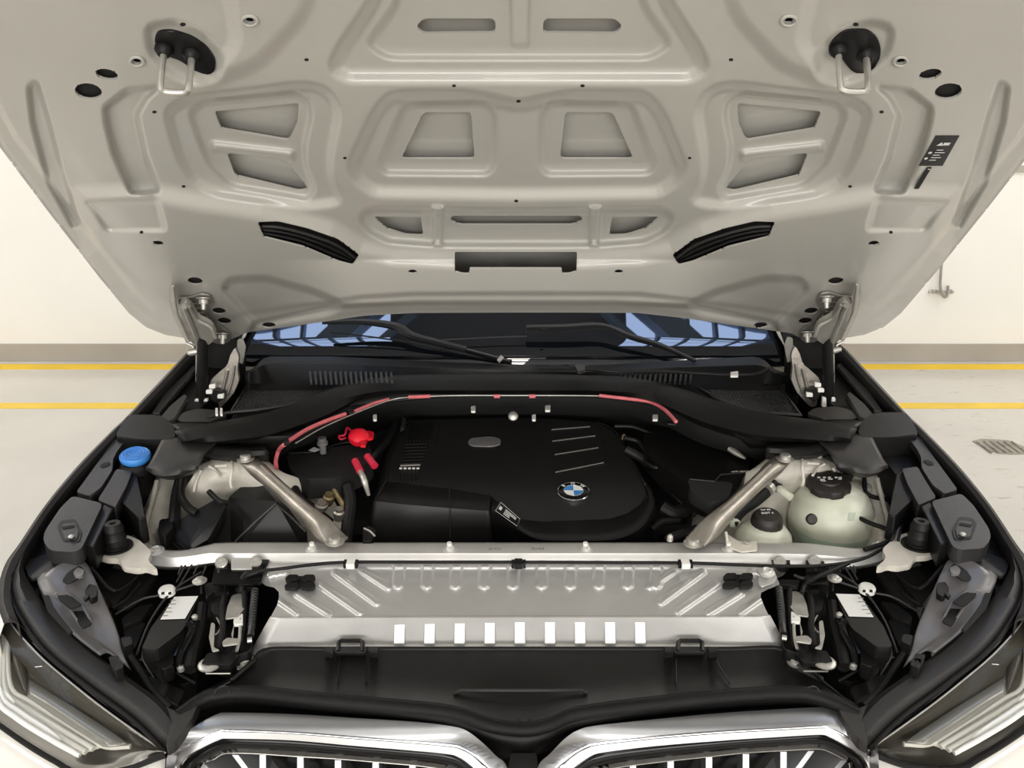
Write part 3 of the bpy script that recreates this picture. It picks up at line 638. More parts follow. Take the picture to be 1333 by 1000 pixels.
# bulkhead seal arch
up_ = [(228, 561), (290, 549), (350, 537), (410, 515), (450, 500), (500, 490), (560, 487), (660, 486), (770, 487), (830, 492), (880, 504), (930, 522), (990, 538), (1060, 548), (1115, 557)]
mid = [(232, 568), (295, 561), (350, 553), (415, 530), (455, 512), (503, 501), (560, 497), (660, 496), (765, 497), (825, 502), (875, 515), (925, 534), (985, 551), (1055, 560), (1112, 566)]
lo_ = [(236, 576), (300, 575), (352, 568), (420, 544), (465, 520), (508, 511), (560, 511), (660, 510), (760, 511), (820, 516), (865, 528), (915, 552), (980, 570), (1050, 574), (1108, 575)]
zz = lambda P, o: [(x, y, 1.055+.03*math.exp(-((x-668)/260)**2)+o) for x, y in P]
arch = ribbon('bulkhead_seal', [zz(up_, 0), zz([(x, y+3) for x, y in up_], .014), zz(mid, .012), zz([(x, y-3) for x, y in lo_], .004), zz(lo_, -.012), [(x, y+4, 1.0) for x, y in lo_]], 'foam', car, n=110, thick=.005, sub=2, label='arched black seal across the bulkhead')
ribbon('bulkhead_wall', [[(x, y+4, 1.03) for x, y in lo_[1:-1]], [(x, y+22, .98) for x, y in lo_[1:-1]], [(x, y+60, .8) for x, y in lo_[1:-1]]], 'dark', car, n=60, thick=.004)
# faded red tube under the arch
zr = 1.062
tube('release_cable', [(385, 577, zr), (430, 552, zr), (505, 522, zr), (540, 517, zr+.01), (600, 515, zr+.018), (660, 515, zr+.02), (720, 515, zr+.018), (790, 516, zr+.01), (845, 522, zr), (868, 535, zr), (880, 549, zr)], .0014, 'zinc', car, n=60)
def pk(P, r_=.0042): tube('cable_sleeve', P, r_, 'pink', car, n=20, label='faded red plastic sleeve')
pk([(360, 610, .99), (359, 600, 1.0), (363, 586, 1.02), (370, 579, zr)], .0048); pk([(376, 574, zr), (400, 559, zr), (425, 548, zr), (450, 539, zr)], .0048); pk([(461, 536, zr), (485, 526, zr), (506, 520, zr)])
pk([(532, 517, zr+.01), (560, 516, zr+.014)], .0045); pk([(643, 516, zr+.02), (651, 516, zr+.02)], .0048); pk([(689, 516, zr+.02), (697, 516, zr+.02)], .0048); pk([(780, 515, zr+.012), (815, 519, zr+.006), (845, 523, zr), (862, 531, zr), (873, 541, zr), (880, 549, zr)], .0044)
for (x, y) in ((456, 538), (372, 577)): lathe('tube_clamp', V(x, y, zr), [(.009, -.006), (.009, .006)], 'black', car, seg=12, axis=(1, .6, 0))
for (x, y, w_) in ((488, 543, 5), (616, 532, 6), (713, 531, 7), (853, 543, 7), (695, 543, 5)):
    plate('bulkhead_clip', rnd([(x-w_/2, y-3), (x+w_/2, y-4), (x+w_/2, y+3), (x-w_/2, y+3)], 1), 1.02, .006, 'white', car, .001)
lathe('bulkhead_plug', V(668, 542, 1.0), [(.013, 0), (.012, .004), (.006, .008)], 'zinc', car, axis=(0, -.8, .6), seg=16)
# wipers
def blade(pts, wl, m, off):
    P = [WS(x, y, off) for x, y in pts]; return tube_vf(P, wl, 8, n=24, flat=.5)
w1 = Acc().add(*blade([(420, 420), (470, 419), (515, 425), (535, 437), (570, 446), (607, 455)], [.010, .014, .019, .02, .016, .014], 'satin', .05)).obj('wiper_arm', 'satin', car, label='black wiper arm on the left half of the screen')
Acc().add(*blade([(607, 456), (640, 465), (665, 472)], [.012, .014, .012], 'gloss', .05)).obj('wiper_hub', 'gloss', w1)
Acc().add(*blade([(430, 432), (520, 444), (600, 461), (648, 470)], .004, 'rubber', .03)).obj('wiper_blade', 'rubber', w1)
plate('wiper_clip', [(647, 468), (652, 462), (656, 465), (650, 471)], 1.14, .004, 'zinc', w1, .0005)
w2 = Acc().add(*blade([(685, 428), (735, 427), (785, 425), (820, 438), (860, 450), (890, 463), (905, 470)], [.021, .022, .021, .016, .016, .012, .01], 'satin', .05)).obj('wiper_arm', 'satin', car, label='black wiper arm on the right half of the screen')
Acc().add(*blade([(575, 443), (630, 440), (686, 438)], .004, 'grey', .03)).obj('wiper_blade', 'grey', w2)
Acc().add(*lathe_vf(WS(708, 428, .075), [(.006, 0), (.006, .003)], (0, -.5, .86), 12)).obj('arm_rivet', 'dark', w2)
tube('washer_hose', [(700, 479, 1.13), (760, 480, 1.12), (800, 484, 1.12), (870, 484, 1.11), (940, 488, 1.1), (985, 487, 1.1), (1000, 480, 1.1)], .004, 'rubber', car)
plate('hose_joint', rnd([(748, 474), (762, 474), (761, 482), (752, 484)], 2), 1.135, .008, 'grey', car, .001)
plate('hose_joint', [(951, 484), (961, 483), (961, 489), (951, 489)], 1.11, .006, 'white', car, .001)

# ---------------------------------------------------------------- engine cover
EC = SL(545, .955, 680, .905)
top = [(537, 546), (575, 546), (640, 544), (720, 545), (776, 549), (796, 558), (808, 574), (822, 602), (840, 632), (843, 645), (836, 657), (819, 669), (793, 677), (705, 679), (677, 677), (655, 660), (640, 644), (585, 634), (503, 628), (508, 600), (513, 580), (525, 556)]
ec = plate('engine_cover', top, EC, .02, 'cover', car, .004, seg=2, label='black engine cover')
# front skirts
ribbon('cover_skirt', [[EC(x, y, -.002) for x, y in [(503, 628), (545, 631), (585, 634), (615, 639), (640, 644)]], [EC(x, y, -.012) for x, y in [(487, 653), (535, 658), (585, 662), (612, 664), (638, 666)]],
       [V(x, y, .80) for x, y in [(474, 720), (530, 722), (585, 722), (612, 722), (642, 722)]]], 'cover', ec, n=30, thick=.004, sm=False, angle=12)
ribbon('cover_skirt', [[EC(x, y, -.002) for x, y in [(640, 644), (655, 660), (677, 677), (705, 679), (750, 678.5), (793, 677), (819, 669), (836, 657), (843, 645), (840, 632)]],
       [EC(x, y, -.004) for x, y in [(640, 664), (655, 677), (676, 690), (702, 702), (752, 704), (802, 702), (833, 688), (847, 668), (850, 655), (848, 638)]],
       [V(x, y, .76) for x, y in [(640, 730), (655, 735), (676, 738), (702, 745), (752, 750), (802, 745), (833, 735), (852, 710), (856, 690), (856, 670)]]], 'satin', ec, n=50, thick=.004, angle=18)
ribbon('cover_skirt', [[EC(x, y, -.002) for x, y in [(537, 546), (525, 556), (513, 580), (508, 600), (503, 628)]], [EC(x, y, -.05) for x, y in [(528, 552), (515, 562), (500, 590), (492, 620), (486, 654)]], [V(x, y, .76) for x, y in [(520, 600), (505, 620), (490, 650), (480, 690), (474, 722)]]], 'cover', ec, n=20, thick=.004)
ribbon('cover_skirt', [[EC(x, y, -.002) for x, y in [(776, 549), (796, 558), (808, 574), (822, 602), (840, 632)]], [EC(x, y, -.04) for x, y in [(784, 551), (804, 562), (818, 580), (832, 608), (850, 640)]]], 'cover', ec, n=20, thick=.004)
Acc().add(*tube_vf([EC(585, 634, .002), EC(585.5, 662, -.008), V(586, 700, .845)], .0012, 5, smooth=False)).obj('cover_seam', 'dark', ec)
# raised field with the oval dish
tube('cover_ridge', [EC(x, y, .0005) for x, y in [(573, 548), (567, 586)]], .0016, 'cover', ec, seg=5)
tube('cover_ridge', [EC(x, y, .0005) for x, y in [(780, 556), (786, 578), (790, 604), (760, 612)]], .0013, 'cover', ec, smooth=False, seg=5)
for (x0, y0, x1, y1) in ((718, 559, 768, 555), (719, 574, 775, 567), (722, 591.5, 779, 582.5), (723, 614.5, 786, 602)):
    plate('accent_line', [(x0, y0-.5), (x1, y1-.5), (x1, y1+.6), (x0, y0+.7)], EC, .0008, 'hingem', ec, 0, off=.0012)
plate('oval_dish', rnd([(608, 576), (613, 570), (640, 568), (652, 571), (652, 578), (640, 581), (614, 580)], 5), EC, .004, 'carrier', ec, .001, off=.003)
# slatted lettering strip
for i in range(8):
    x0 = 530+i*.3; plate('cover_fin', [(533+i*4.2, 552-i*.3), (535+i*4.2, 552-i*.3), (531+i*4.2, 574), (529+i*4.2, 574)], EC, .003, 'satin', ec, .0004, off=.004)
for i in range(7):
    y = 577+i*4.2; plate('cover_fin', [(527-i*.9, y), (556-i*1.1, y-1), (556-i*1.1, y+.6), (527-i*.9, y+1.6)], EC, .003, 'satin', ec, .0004, off=.004)
plate('cover_fin', [(521, 605), (547, 604), (547, 605.2), (521, 606.4)], EC, .002, 'hingem', ec, 0, off=.0045)
for i in range(5): plate('cover_fin', [(520+i*5.6, 608.5), (523.6+i*5.6, 608.5), (523.4+i*5.6, 610), (519.8+i*5.6, 610)], EC, .002, 'print', ec, 0, off=.0045)
for i in range(6): plate('cover_fin', [(520+i*4.8, 613), (522+i*4.8, 613), (521+i*4.8, 626), (519+i*4.8, 626)], EC, .003, 'satin', ec, .0004, off=.004)
# roundel
ctr = EC(746.5, 641, .001); dx = (EC(768, 641, .001)-ctr).length; nn = EC.n if EC.n.z > 0 else -EC.n
rd = lathe('roundel', ctr, [(dx, 0), (dx, .003), (dx*.97, .004), (dx*.93, .0032), (dx*.5, .0035)], 'chrome', ec, axis=nn, seg=48, label='round blue and white badge with letters BMW')
Acc().add(*lathe_vf(ctr, [(dx*.93, .003), (dx*.93, .0042), (dx*.9, .0046), (dx*.6, .005)], nn, 48)).obj('badge_ring', 'gloss', rd)
fx = Vector((1, 0, 0)); fy = nn.cross(fx).normalized()
for k in range(4):
    v = [ctr+nn*.0054]+[ctr+nn*.0054+(fx*math.cos(t)+fy*math.sin(t))*dx*.58 for t in np.linspace(k*math.pi/2, (k+1)*math.pi/2, 12)]
    mk('badge_quarter', v, [tuple(range(13))], 'badgewhite' if k % 2 == 0 else 'badgeblue', rd, smooth=False)
v = [ctr+nn*.0056+(fx*math.cos(t)+fy*math.sin(t))*dx*.59 for t in np.linspace(0, 2*math.pi, 49)]
Acc().add(*tube_vf(v, .0006, 6, smooth=False)).obj('badge_rim', 'chrome', rd)
for ch, an in (('B', 138), ('M', 90), ('W', 42)):
    t = R(an); o_ = ctr+nn*.0056+(fx*math.cos(t)+fy*math.sin(t))*dx*.77; ux = (fx*math.sin(t)-fy*math.cos(t)); uy = fx*math.cos(t)+fy*math.sin(t)
    text_obj('badge_letter', ch, dx*.34, frame(o_, ux, uy), 'badgewhite', rd, .0003)
# label on the cover edge
LP = [(652, 654), (677, 676), (673, 685), (645, 665)]
lb = Acc().add(*slab_vf([EC(x, y, .003) for x, y in LP], .001, 0)).obj('cover_label', 'gloss', ec, label='black label with white print')
aa = Acc(); P = [EC(x, y, .0045) for x, y in LP]
for i in range(4):
    a0, b0_ = P[0].lerp(P[3], .2+.17*i), P[1].lerp(P[2], .2+.17*i); s0, e0 = a0.lerp(b0_, .32), a0.lerp(b0_, .85 if i < 2 else .6); dv = (P[3]-P[0])*.08
    aa.add([s0, e0, e0+dv, s0+dv], [(0, 1, 2, 3)])
s0 = P[0].lerp(P[3], .3).lerp(P[1].lerp(P[2], .3), .06); aa.add([s0, s0+(P[1]-P[0])*.12, s0+(P[1]-P[0])*.12+(P[3]-P[0])*.35, s0+(P[3]-P[0])*.35], [(0, 1, 2, 3)])
aa.obj('label_print', 'print', lb, smooth=False)
tube('label_border', [EC(x, y, .004) for x, y in LP+[LP[0]]], .0005, 'print', lb, smooth=False, seg=4)

# ---------------------------------------------------------------- engine bay sides
def tower(sd):
    g = mir(sd); G = lambda P: [g(x, y) for x, y in P]
    rows = [[(262, 604, .99), (287, 592, 1.0), (305, 590, 1.0), (335, 592, 1.0), (352, 604, .98)],
            [(250, 622, .97), (280, 606, .995), (304, 601, 1.0), (338, 603, .995), (372, 618, .965)],
            [(236, 645, .92), (270, 630, .96), (305, 622, .97), (345, 628, .96), (415, 632, .93)],
            [(236, 668, .86), (262, 665, .88), (305, 660, .88), (360, 660, .89), (440, 662, .87)],
            [(230, 720, .78), (260, 725, .78), (305, 725, .78), (360, 725, .78), (450, 720, .78)]]
    rows = [[(*g(x, y), z) for x, y, z in r_] for r_ in rows]
    t = ribbon('strut_tower', rows, 'tower', car, n=40, thick=.004, sub=5, label='pale painted sheet-metal strut tower')
    for P in ([(272, 607, 1.0), (282, 613, .99), (288, 622, .985)], [(302, 598, 1.008), (302, 612, 1.0), (300, 628, .975), (302, 636, .965)], [(280, 607, 1.004), (296, 606, 1.006)], [(262, 612, .99), (256, 625, .97), (252, 640, .945)]):
        tube('tower_bead', [(*g(x, y), z-.001) for x, y, z in P], .0032, 'tower', t, seg=8)
    # inner wing sheet
    rows = [[(186, 628, .93), (204, 622, .95), (222, 618, .95), (240, 612, .96)], [(178, 650, .9), (198, 650, .92), (219, 642, .92), (238, 640, .9)], [(176, 675, .88), (190, 680, .9), (216, 676, .9), (232, 670, .86)], [(182, 705, .88), (196, 704, .9), (205, 696, .89), (228, 700, .84)], [(190, 740, .84), (205, 740, .84), (225, 740, .8), (240, 735, .78)]]
    rows = [[(*g(x, y), z) for x, y, z in r_] for r_ in rows]
    wi = ribbon('inner_wing', rows, 'tower', car, n=24, thick=.003, sub=4, label='pale painted inner wing')
    tube('wing_bead', [(*g(x, y), z) for x, y, z in [(204, 626, .957), (198, 652, .927), (190, 680, .907), (186, 702, .887)]], .005, 'tower', wi)
    # bump stop and white carrier
    wb = plate('white_bracket', G(rnd([(117, 720), (128, 715), (135, 705), (165, 696), (181, 703), (198, 718), (192, 730), (206, 742), (199, 742), (190, 738), (180, 741), (160, 738), (155, 727), (140, 727)], 4)), .93, .012, 'tower', car, .003, label='white painted bracket')
    bs = lathe('bump_stop', V(*g(152, 712), .932), [(.024, 0), (.024, .006), (.02, .008), (.0195, .018), (.0215, .02), (.019, .027), (.018, .037), (.0195, .039), (.0175, .047), (.0145, .053), (.006, .053), (.005, .049)], 'rubber', car, seg=24, label='black ribbed rubber bump stop')
    lathe('stop_ring', V(*g(152, 713), .930), [(.031, 0), (.031, .004), (.026, .005)], 'black', bs, seg=24)
tower(0); tower(1)
# strut braces
def brace(a, b_, ma, mb):
    A, Bq = V(*a), V(*b_); d = Bq-A
    br = Acc().add(*tube_vf([A+d*t for t in (0, .06, .13, .25, .5, .75, .86, .94, 1)], [.020, .021, .017, .0165, .0165, .0175, .021, .025, .024], 16, n=40, flat=1)).obj('strut_brace', 'cast', car, label='cast aluminium diagonal strut brace')
    me = br.data                              # flatten both ends
    dn = d.normalized(); c0 = WO[br.name]; sidev = dn.cross(Vector((0, 0, 1))).normalized(); upv = sidev.cross(dn)
    for v in me.vertices:
        p = v.co+c0; t = (p-A).dot(d)/d.length_squared; cpt = A+d*t; h = (p-cpt).dot(upv)
        fl_ = .28+.72*sst(np.array(min(t, 1-t)/.2)) if True else 1
        v.co = v.co-upv*h*(1-float(fl_))
    for q_, s_ in ((ma, 1), (mb, 1)):
        c = V(*q_); lathe('brace_bolt', c, [(.019, 0), (.019, .002), (.012, .003), (.012, .010), (.009, .012), (.008, .012)], 'zinc', br, seg=18)
    tube('brace_bead', [A+d*.16+upv*.0165, A+d*.5+upv*.0168, A+d*.82+upv*.017], .004, 'cast', br, seg=8)
    return br
brace((322, 599, 1.015), (441, 706, .925), (320, 598, 1.02), (436, 706, .932)); brace((1020, 597, 1.015), (905, 706, .925), (1022, 598, 1.02), (902, 708, .932))
# left: air filter housing (faceted)
Z = lambda x, y, z: V(x, y, z)
fv = [Z(301, 647, .93), Z(332, 621, .95), Z(360, 655, .945), Z(400, 693, .90), Z(402, 722, .84), Z(303, 722, .84), Z(268, 705, .86), Z(292, 662, .90), Z(356, 640, .93)]
ab = mk('air_filter_box', fv+[Z(300, 740, .72), Z(400, 740, .72)], [(0, 1, 2, 5), (2, 3, 4, 5), (1, 8, 2), (8, 3, 2), (0, 5, 6, 7), (5, 4, 10, 9)], 'satin', car, smooth=False, label='black faceted air filter housing')
s_ = ab.modifiers.new('s', 'SOLIDIFY'); s_.thickness = .006; s_.offset = -1; bv_ = ab.modifiers.new('b', 'BEVEL'); bv_.width = .006; bv_.segments = 2
tube('housing_edge', [Z(306, 706, .875), Z(332, 680, .915), Z(359, 656, .948), Z(378, 672, .928), Z(398, 692, .903)], .003, 'grey', ab, smooth=False)
il = mk('air_intake_duct', [Z(222, 686, .91), Z(281, 652, .94), Z(293, 661, .935), Z(270, 702, .90), Z(240, 720, .88), Z(204, 697, .88), Z(215, 683, .9), Z(222, 740, .78), Z(270, 740, .78), Z(290, 690, .85)], [(0, 1, 2, 3, 4), (0, 4, 5, 6), (4, 3, 8, 7), (5, 4, 7), (3, 2, 9, 8)], 'satin', car, smooth=False, label='black angular air intake duct')
s_ = il.modifiers.new('s', 'SOLIDIFY'); s_.thickness = .006; s_.offset = -1; bv_ = il.modifiers.new('b', 'BEVEL'); bv_.width = .004; bv_.segments = 2
for i in range(3): tube('duct_edge', [Z(207+i*4, 693-i*2, .893), Z(236+i*4, 716-i*2, .893)], .0016, 'grey', il, seg=5)
tube('hose', [(272, 640, .97), (285, 652, .96), (296, 655, .95)], .006, 'rubber', car)
tube('drain_hose', [(240, 610, .98), (234, 628, .96), (229, 650, .94), (226, 684, .92)], .012, 'rubber', car, label='thick black drain hose')
tube('drain_hose', [(246, 608, .985), (238, 624, .97), (236, 645, .95), (244, 660, .94), (256, 668, .93)], .009, 'rubber', car, label='curved black hose')
plate('hose_clamp', rnd([(208, 676), (222, 674), (226, 686), (214, 700), (205, 692)], 3), .93, .03, 'black', car, .003)
plate('wing_clip', rnd([(171, 672), (190, 673), (188, 684), (178, 689), (170, 684)], 2), .93, .02, 'grey', car, .003)
tube('wing_strap', [(150, 640, .97), (160, 656, .95), (170, 672, .93), (178, 685, .92)], .008, 'black', car)
# fuse box and jump-start point
fb = plate('junction_box', rnd([(372, 590), (400, 586), (452, 580), (480, 576), (486, 596), (474, 606), (440, 622), (400, 624), (378, 612)], 4), .965, .05, 'dark', car, .005, label='black electrical junction box')
tube('box_rim', [(376, 590, .968), (410, 588, .968), (440, 578, .968), (470, 574, .968)], .003, 'black', fb)
plate('box_label', [(402, 586), (409, 582), (417, 585), (410, 588)], .972, .001, 'label', fb, 0)
lathe('sensor_plug', V(420, 580, .99), [(.008, -.02), (.008, 0), (.013, .002), (.013, .01), (.010, .012), (.010, .02)], 'carrier', fb, seg=14)
rc = lathe('jump_start_cap', V(467, 569, 1.0), [(.019, -.012), (.022, -.01), (.024, .0), (.024, .006), (.016, .014), (.005, .016)], 'red', car, seg=22, axis=(.1, -.35, 1), label='bright red jump-start terminal cap', wob=lambda j, h: .05*((j % 4) < 2))
plate('cap_tab', rnd([(478, 560), (487, 562), (486, 570), (478, 572)], 2), 1.0, .006, 'red', rc, .001)
plate('cap_tab', rnd([(468, 572), (476, 572), (476, 580), (469, 580)], 1), 1.0, .006, 'red', rc, .001)
tube('cap_strap', [(459, 563, 1.0), (452, 557, 1.0), (449, 566, .99), (441, 568, .985), (444, 572, .98), (450, 570, .98)], .0028, 'redd', rc)
for (p0, p1, p2) in (((462, 600), (469, 614), (480, 645)), ((478, 594), (488, 607), (492, 612))):
    t_ = tube('terminal_sleeve', [(*p0, .985), (*p1, .975)], .0085, 'redd', car, seg=14, label='red sleeve on a cable end')
    if p2[1] > 620: tube('bare_cable_end', [(*p1, .975), (474, 625, .965), (*p2, .93)], [.006, .0075, .004], 'zinc', t_, label='bare metal cable end')
tube('engine_hose', [(515, 553, .97), (505, 572, .96), (490, 588, .95), (484, 596, .94)], .011, 'black', car)
plate('hose_bracket', [(524, 543), (529, 545), (526, 556), (521, 558)], .98, .01, 'grey', car, .001)
# dirty brass fittings and pipes by the junction box
for (x, y, r_, h_, m_) in ((433, 625, .016, .05, 'brass'), (427, 648, .013, .03, 'brass'), (450, 636, .018, .05, 'black'), (440, 668, .012, .03, 'cast'), (418, 655, .015, .02, 'cast')):
    lathe('pipe_fitting', V(x, y+8, .92-h_*.5), [(r_*.8, 0), (r_, h_*.3), (r_, h_*.7), (r_*.7, h_*.8), (r_*.7, h_)], m_, car, seg=14, label='grimy metal pipe fitting', axis=(.2, -.2, 1))
tube('refrigerant_pipe', [(432, 617, .96), (436, 640, .93), (448, 660, .9), (455, 690, .86)], .007, 'brass', car)
tube('coolant_hose', [(452, 632, .94), (456, 655, .91), (452, 690, .87), (450, 720, .84)], .014, 'rubber', car)
tube('wiring_loom', [(380, 605, .95), (385, 640, .93), (405, 660, .9), (430, 680, .88)], .01, 'rubber', car)
plate('connector', rnd([(472, 690), (480, 684), (490, 690), (484, 704), (472, 704)], 2), .91, .03, 'black', car, .002)
tube('connector_wire', [(474, 688, .92), (482, 692, .92), (488, 698, .915)], .0022, 'zinc', car)
# right: intake plenum and hoses
pl = plate('intake_plenum', rnd([(838, 560), (880, 556), (940, 566), (968, 585), (978, 600), (960, 640), (935, 655), (905, 640), (880, 620), (850, 598), (836, 580)], 10), .965, .05, 'black', car, .012, seg=3, label='black intake plenum')
plate('plenum_step', rnd([(895, 622), (930, 626), (955, 628), (948, 648), (925, 655), (900, 640)], 4), .97, .03, 'dark', pl, .005)
tube('plenum_edge', [(898, 624, .972), (930, 627, .972), (938, 618, .972), (965, 616, .972)], .0018, 'grey', pl, smooth=False)
text_obj('plenum_marking', '<PP-GF35>', .011, frame(V(966, 614, .968), (1, .06, 0), (0, 1, 0)), 'print', pl, .0003)
tube('vacuum_hose', [(870, 552, .99), (905, 556, .99), (930, 560, .99), (942, 572, .985), (948, 583, .98)], .006, 'rubber', car)
sn = tube('pressure_sensor', [(950, 584, .985), (962, 592, .98), (970, 597, .978)], [.008, .008, .006, .003], 'zinc', car, label='metal sensor')
tube('sensor_pipe', [(962, 586, .985), (985, 587, .99), (1010, 588, .99), (1040, 586, .99)], .0022, 'zinc', sn)
for P, r_ in (([(815, 585, .95), (840, 600, .93), (860, 625, .91), (885, 650, .9), (905, 670, .88)], .012), ([(850, 600, .94), (868, 612, .93), (885, 640, .9), (890, 680, .86)], .01), ([(862, 660, .9), (880, 668, .89), (905, 655, .9), (925, 640, .91)], .016), ([(812, 570, .97), (830, 575, .96), (842, 590, .95)], .006),
              ([(800, 555, .97), (825, 556, .97), (850, 566, .96)], .005), ([(868, 705, .88), (880, 698, .89), (905, 690, .89), (935, 680, .89)], .011), ([(848, 690, .87), (862, 680, .88), (885, 678, .88)], .009), ([(838, 600, .95), (850, 608, .95), (862, 609, .95)], .005)):
    tube('engine_hose', P, r_, 'rubber', car)
for (x, y, m_) in ((812, 572, 'brass'), (864, 606, 'zinc'), (872, 704, 'zinc'), (908, 649, 'zinc')): lathe('hose_nipple', V(x, y, .95), [(.006, 0), (.006, .01), (.003, .014)], m_, car, seg=10)
# right: expansion tank and brake reservoir
tk_c = V(1082, 672, .885)
et = lathe('expansion_tank', tk_c, [(.02, -.09), (.07, -.07), (.089, -.035), (.0905, -.018)], 'coolant', car, seg=48, label='large milky coolant expansion tank')
lathe('tank_top', tk_c, [(.0905, -.018), (.092, -.01), (.092, 0), (.088, .028), (.074, .052), (.052, .068), (.034, .075)], 'tank', et, seg=48)
lathe('tank_neck', tk_c+Vector((-.018, .0, .06)), [(.036, 0), (.036, .012)], 'tank', et, seg=30)
cp = lathe('tank_cap', tk_c+Vector((-.018, -.004, .072)), [(.045, 0), (.048, .003), (.048, .012), (.045, .018), (.04, .02), (.026, .022), (.024, .026), (.01, .026)], 'capbrown', et, seg=48, axis=(-.06, -.15, 1), label='large dark ribbed tank cap', wob=lambda j, h: -.07*((j % 8) < 3) if h < .015 else 0)
a = Acc(); cc = tk_c+Vector((-.018, -.006, .102))
a.add(*box_vf(cc-Vector((.02, .012, .002)), (.010, .0015, .001))); a.add(*box_vf(cc-Vector((.02, .018, .0025)), (.010, .0015, .001))); a.add(*box_vf(cc-Vector((.025, .015, .0022)), (.0015, .007, .001))); a.add(*box_vf(cc-Vector((.003, .012, .001)), (.010, .0016, .001))); a.add(*box_vf(cc-Vector((-.018, .012, .001)), (.008, .0016, .001)))
for q_ in (-.026, -.014, -.003, .012, .021): a.add(*box_vf(cc+Vector((q_, -.006, 0)), (.006, .005, .001), Matrix.Rotation(R(40), 3, 'Z')))
a.obj('cap_symbols', 'print', cp, smooth=False)
lathe('level_sensor', V(1056, 676, .945), [(.011, -.004), (.012, .003), (.009, .008), (.004, .008)], 'capbrown', et, axis=(-.1, -.9, .5), seg=18)
a = Acc(); c0 = V(1105, 668, .95)
for i in range(4):
    for j in range(5): a.add(*box_vf(c0+Vector((i*.004, 0, -j*.004))+Vector((0, -.002+.0*i, 0)), (.0028, .001, .0028)))
a.obj('tank_marking', 'coolant', et, smooth=False)
tube('tank_outlet', [(1030, 648, .95), (1018, 640, .955), (1012, 634, .955)], .009, 'tank', et)
tube('tank_hose', [(1016, 636, .955), (1008, 634, .955), (1000, 636, .955)], .011, 'capbrown', car)
ch_ = tube('coolant_hose', [(1008, 630, .96), (985, 650, .94), (965, 664, .92), (952, 680, .9)], .014, 'rubber', car, label='black coolant hose')
tube('hose_band', [(1002, 634, .96), (998, 638, .957)], .0155, 'zinc', ch_, seg=16)
rs_c = V(993, 705, .865)
rs = lathe('brake_fluid_reservoir', rs_c, [(.055, -.06), (.062, -.02), (.062, .0), (.058, .02), (.045, .036), (.03, .043)], 'tank', car, seg=36, label='small milky fluid reservoir')
rcp = lathe('reservoir_cap', rs_c+Vector((.004, .0, .042)), [(.033, -.004), (.0335, .012), (.031, .02), (.026, .026), (.012, .028)], 'capbrown', rs, seg=36, axis=(-.05, -.12, 1), label='black fluid reservoir cap', wob=lambda j, h: .02*(j % 2) if h < .015 else 0)
text_obj('cap_marking', 'DOT 4', .009, frame(rs_c+Vector((.001, -.006, .0725)), (1, .05, 0), (0, 1, .12)), 'print', rcp, .0004)
text_obj('cap_marking', '<o> BR', .007, frame(rs_c+Vector((.0, .006, .074)), (1, .05, 0), (0, 1, .12)), 'print', rcp, .0004)
tube('reservoir_spout', [(957, 682, .9), (953, 676, .905)], .012, 'tank', rs)
pb = plate('reservoir_bracket', rnd([(945, 694), (962, 705), (985, 704), (986, 716), (966, 718), (948, 712)], 2), .915, .004, 'tower', car, .001, label='pale bracket beside the reservoir')
lathe('bracket_bush', V(972, 706, .917), [(.007, 0), (.007, .003)], 'zinc', pb, seg=12)
tube('bracket_wing', [(945, 693, .93), (947, 708, .915)], .003, 'tower', pb)
tube('radiator_hose', [(1080, 588, .99), (1098, 594, .985), (1108, 610, .98), (1100, 624, .975)], .012, 'rubber', car, label='curved black hose over the strut tower')
tube('wing_loom', [(1125, 622, .95), (1128, 642, .93), (1150, 650, .92), (1165, 648, .92)], .005, 'rubber', car); tube('wing_loom', [(1100, 665, .92), (1130, 680, .92), (1155, 690, .92), (1158, 704, .92), (1125, 716, .91)], .005, 'rubber', car)
for dx_ in (0, 5, 9): tube('sensor_wire', [(1162+dx_, 618, .96), (1170+dx_, 645, .95), (1172+dx_*.5, 670, .94), (1160+dx_, 705, .93)], .0028, 'carrier' if dx_ == 5 else 'rubber', car)
lathe('tower_plug', V(1120, 637, .925), [(.02, -.03), (.02, 0), (.024, .002), (.024, .01), (.01, .012)], 'tower', car, seg=20)
lathe('tower_stud', V(1067, 596, 1.005), [(.006, 0), (.006, .014), (.003, .016)], 'zinc', car, seg=10)

# ---------------------------------------------------------------- front crossmember
cu = [(165, 708), (185, 704), (212, 716), (242, 717), (270, 711), (295, 707.5), (420, 707.5), (560, 707.5), (700, 707.5), (840, 707.5), (960, 708), (1040, 708), (1075, 711), (1112, 715), (1135, 712), (1160, 697), (1175, 700)]
cm_ = [(172, 716), (190, 715), (214, 726), (245, 725), (272, 721), (297, 721), (420, 721), (560, 721), (700, 721), (840, 721), (960, 721), (1040, 722), (1075, 724), (1110, 726), (1140, 720), (1164, 707), (1178, 709)]
cl_ = [(178, 728), (196, 734), (220, 737), (248, 736), (275, 732), (298, 732), (420, 734), (560, 734), (700, 734), (840, 734), (960, 734), (1040, 734), (1075, 735), (1105, 737), (1140, 731), (1168, 719), (1182, 722)]
cb = ribbon('front_crossmember', [[(x, y, .89) for x, y in cu], [(x, y+2, .905) for x, y in cu], [(x, y, .905) for x, y in cm_], [(x, y, .889) for x, y in cl_], [(x, y+4, .85) for x, y in cl_]], 'alubeam', car, n=110, thick=.004, label='bare metal front crossmember')
def bolt(name, x, y, z, r_, par, m_='zinc', ax=(0, -.1, 1)):
    return lathe(name, V(x, y, z), [(r_*1.3, 0), (r_*1.3, .002), (r_*.85, .003), (r_*.85, .007), (r_*.6, .009), (r_*.35, .007)], m_, par, seg=20, axis=ax)
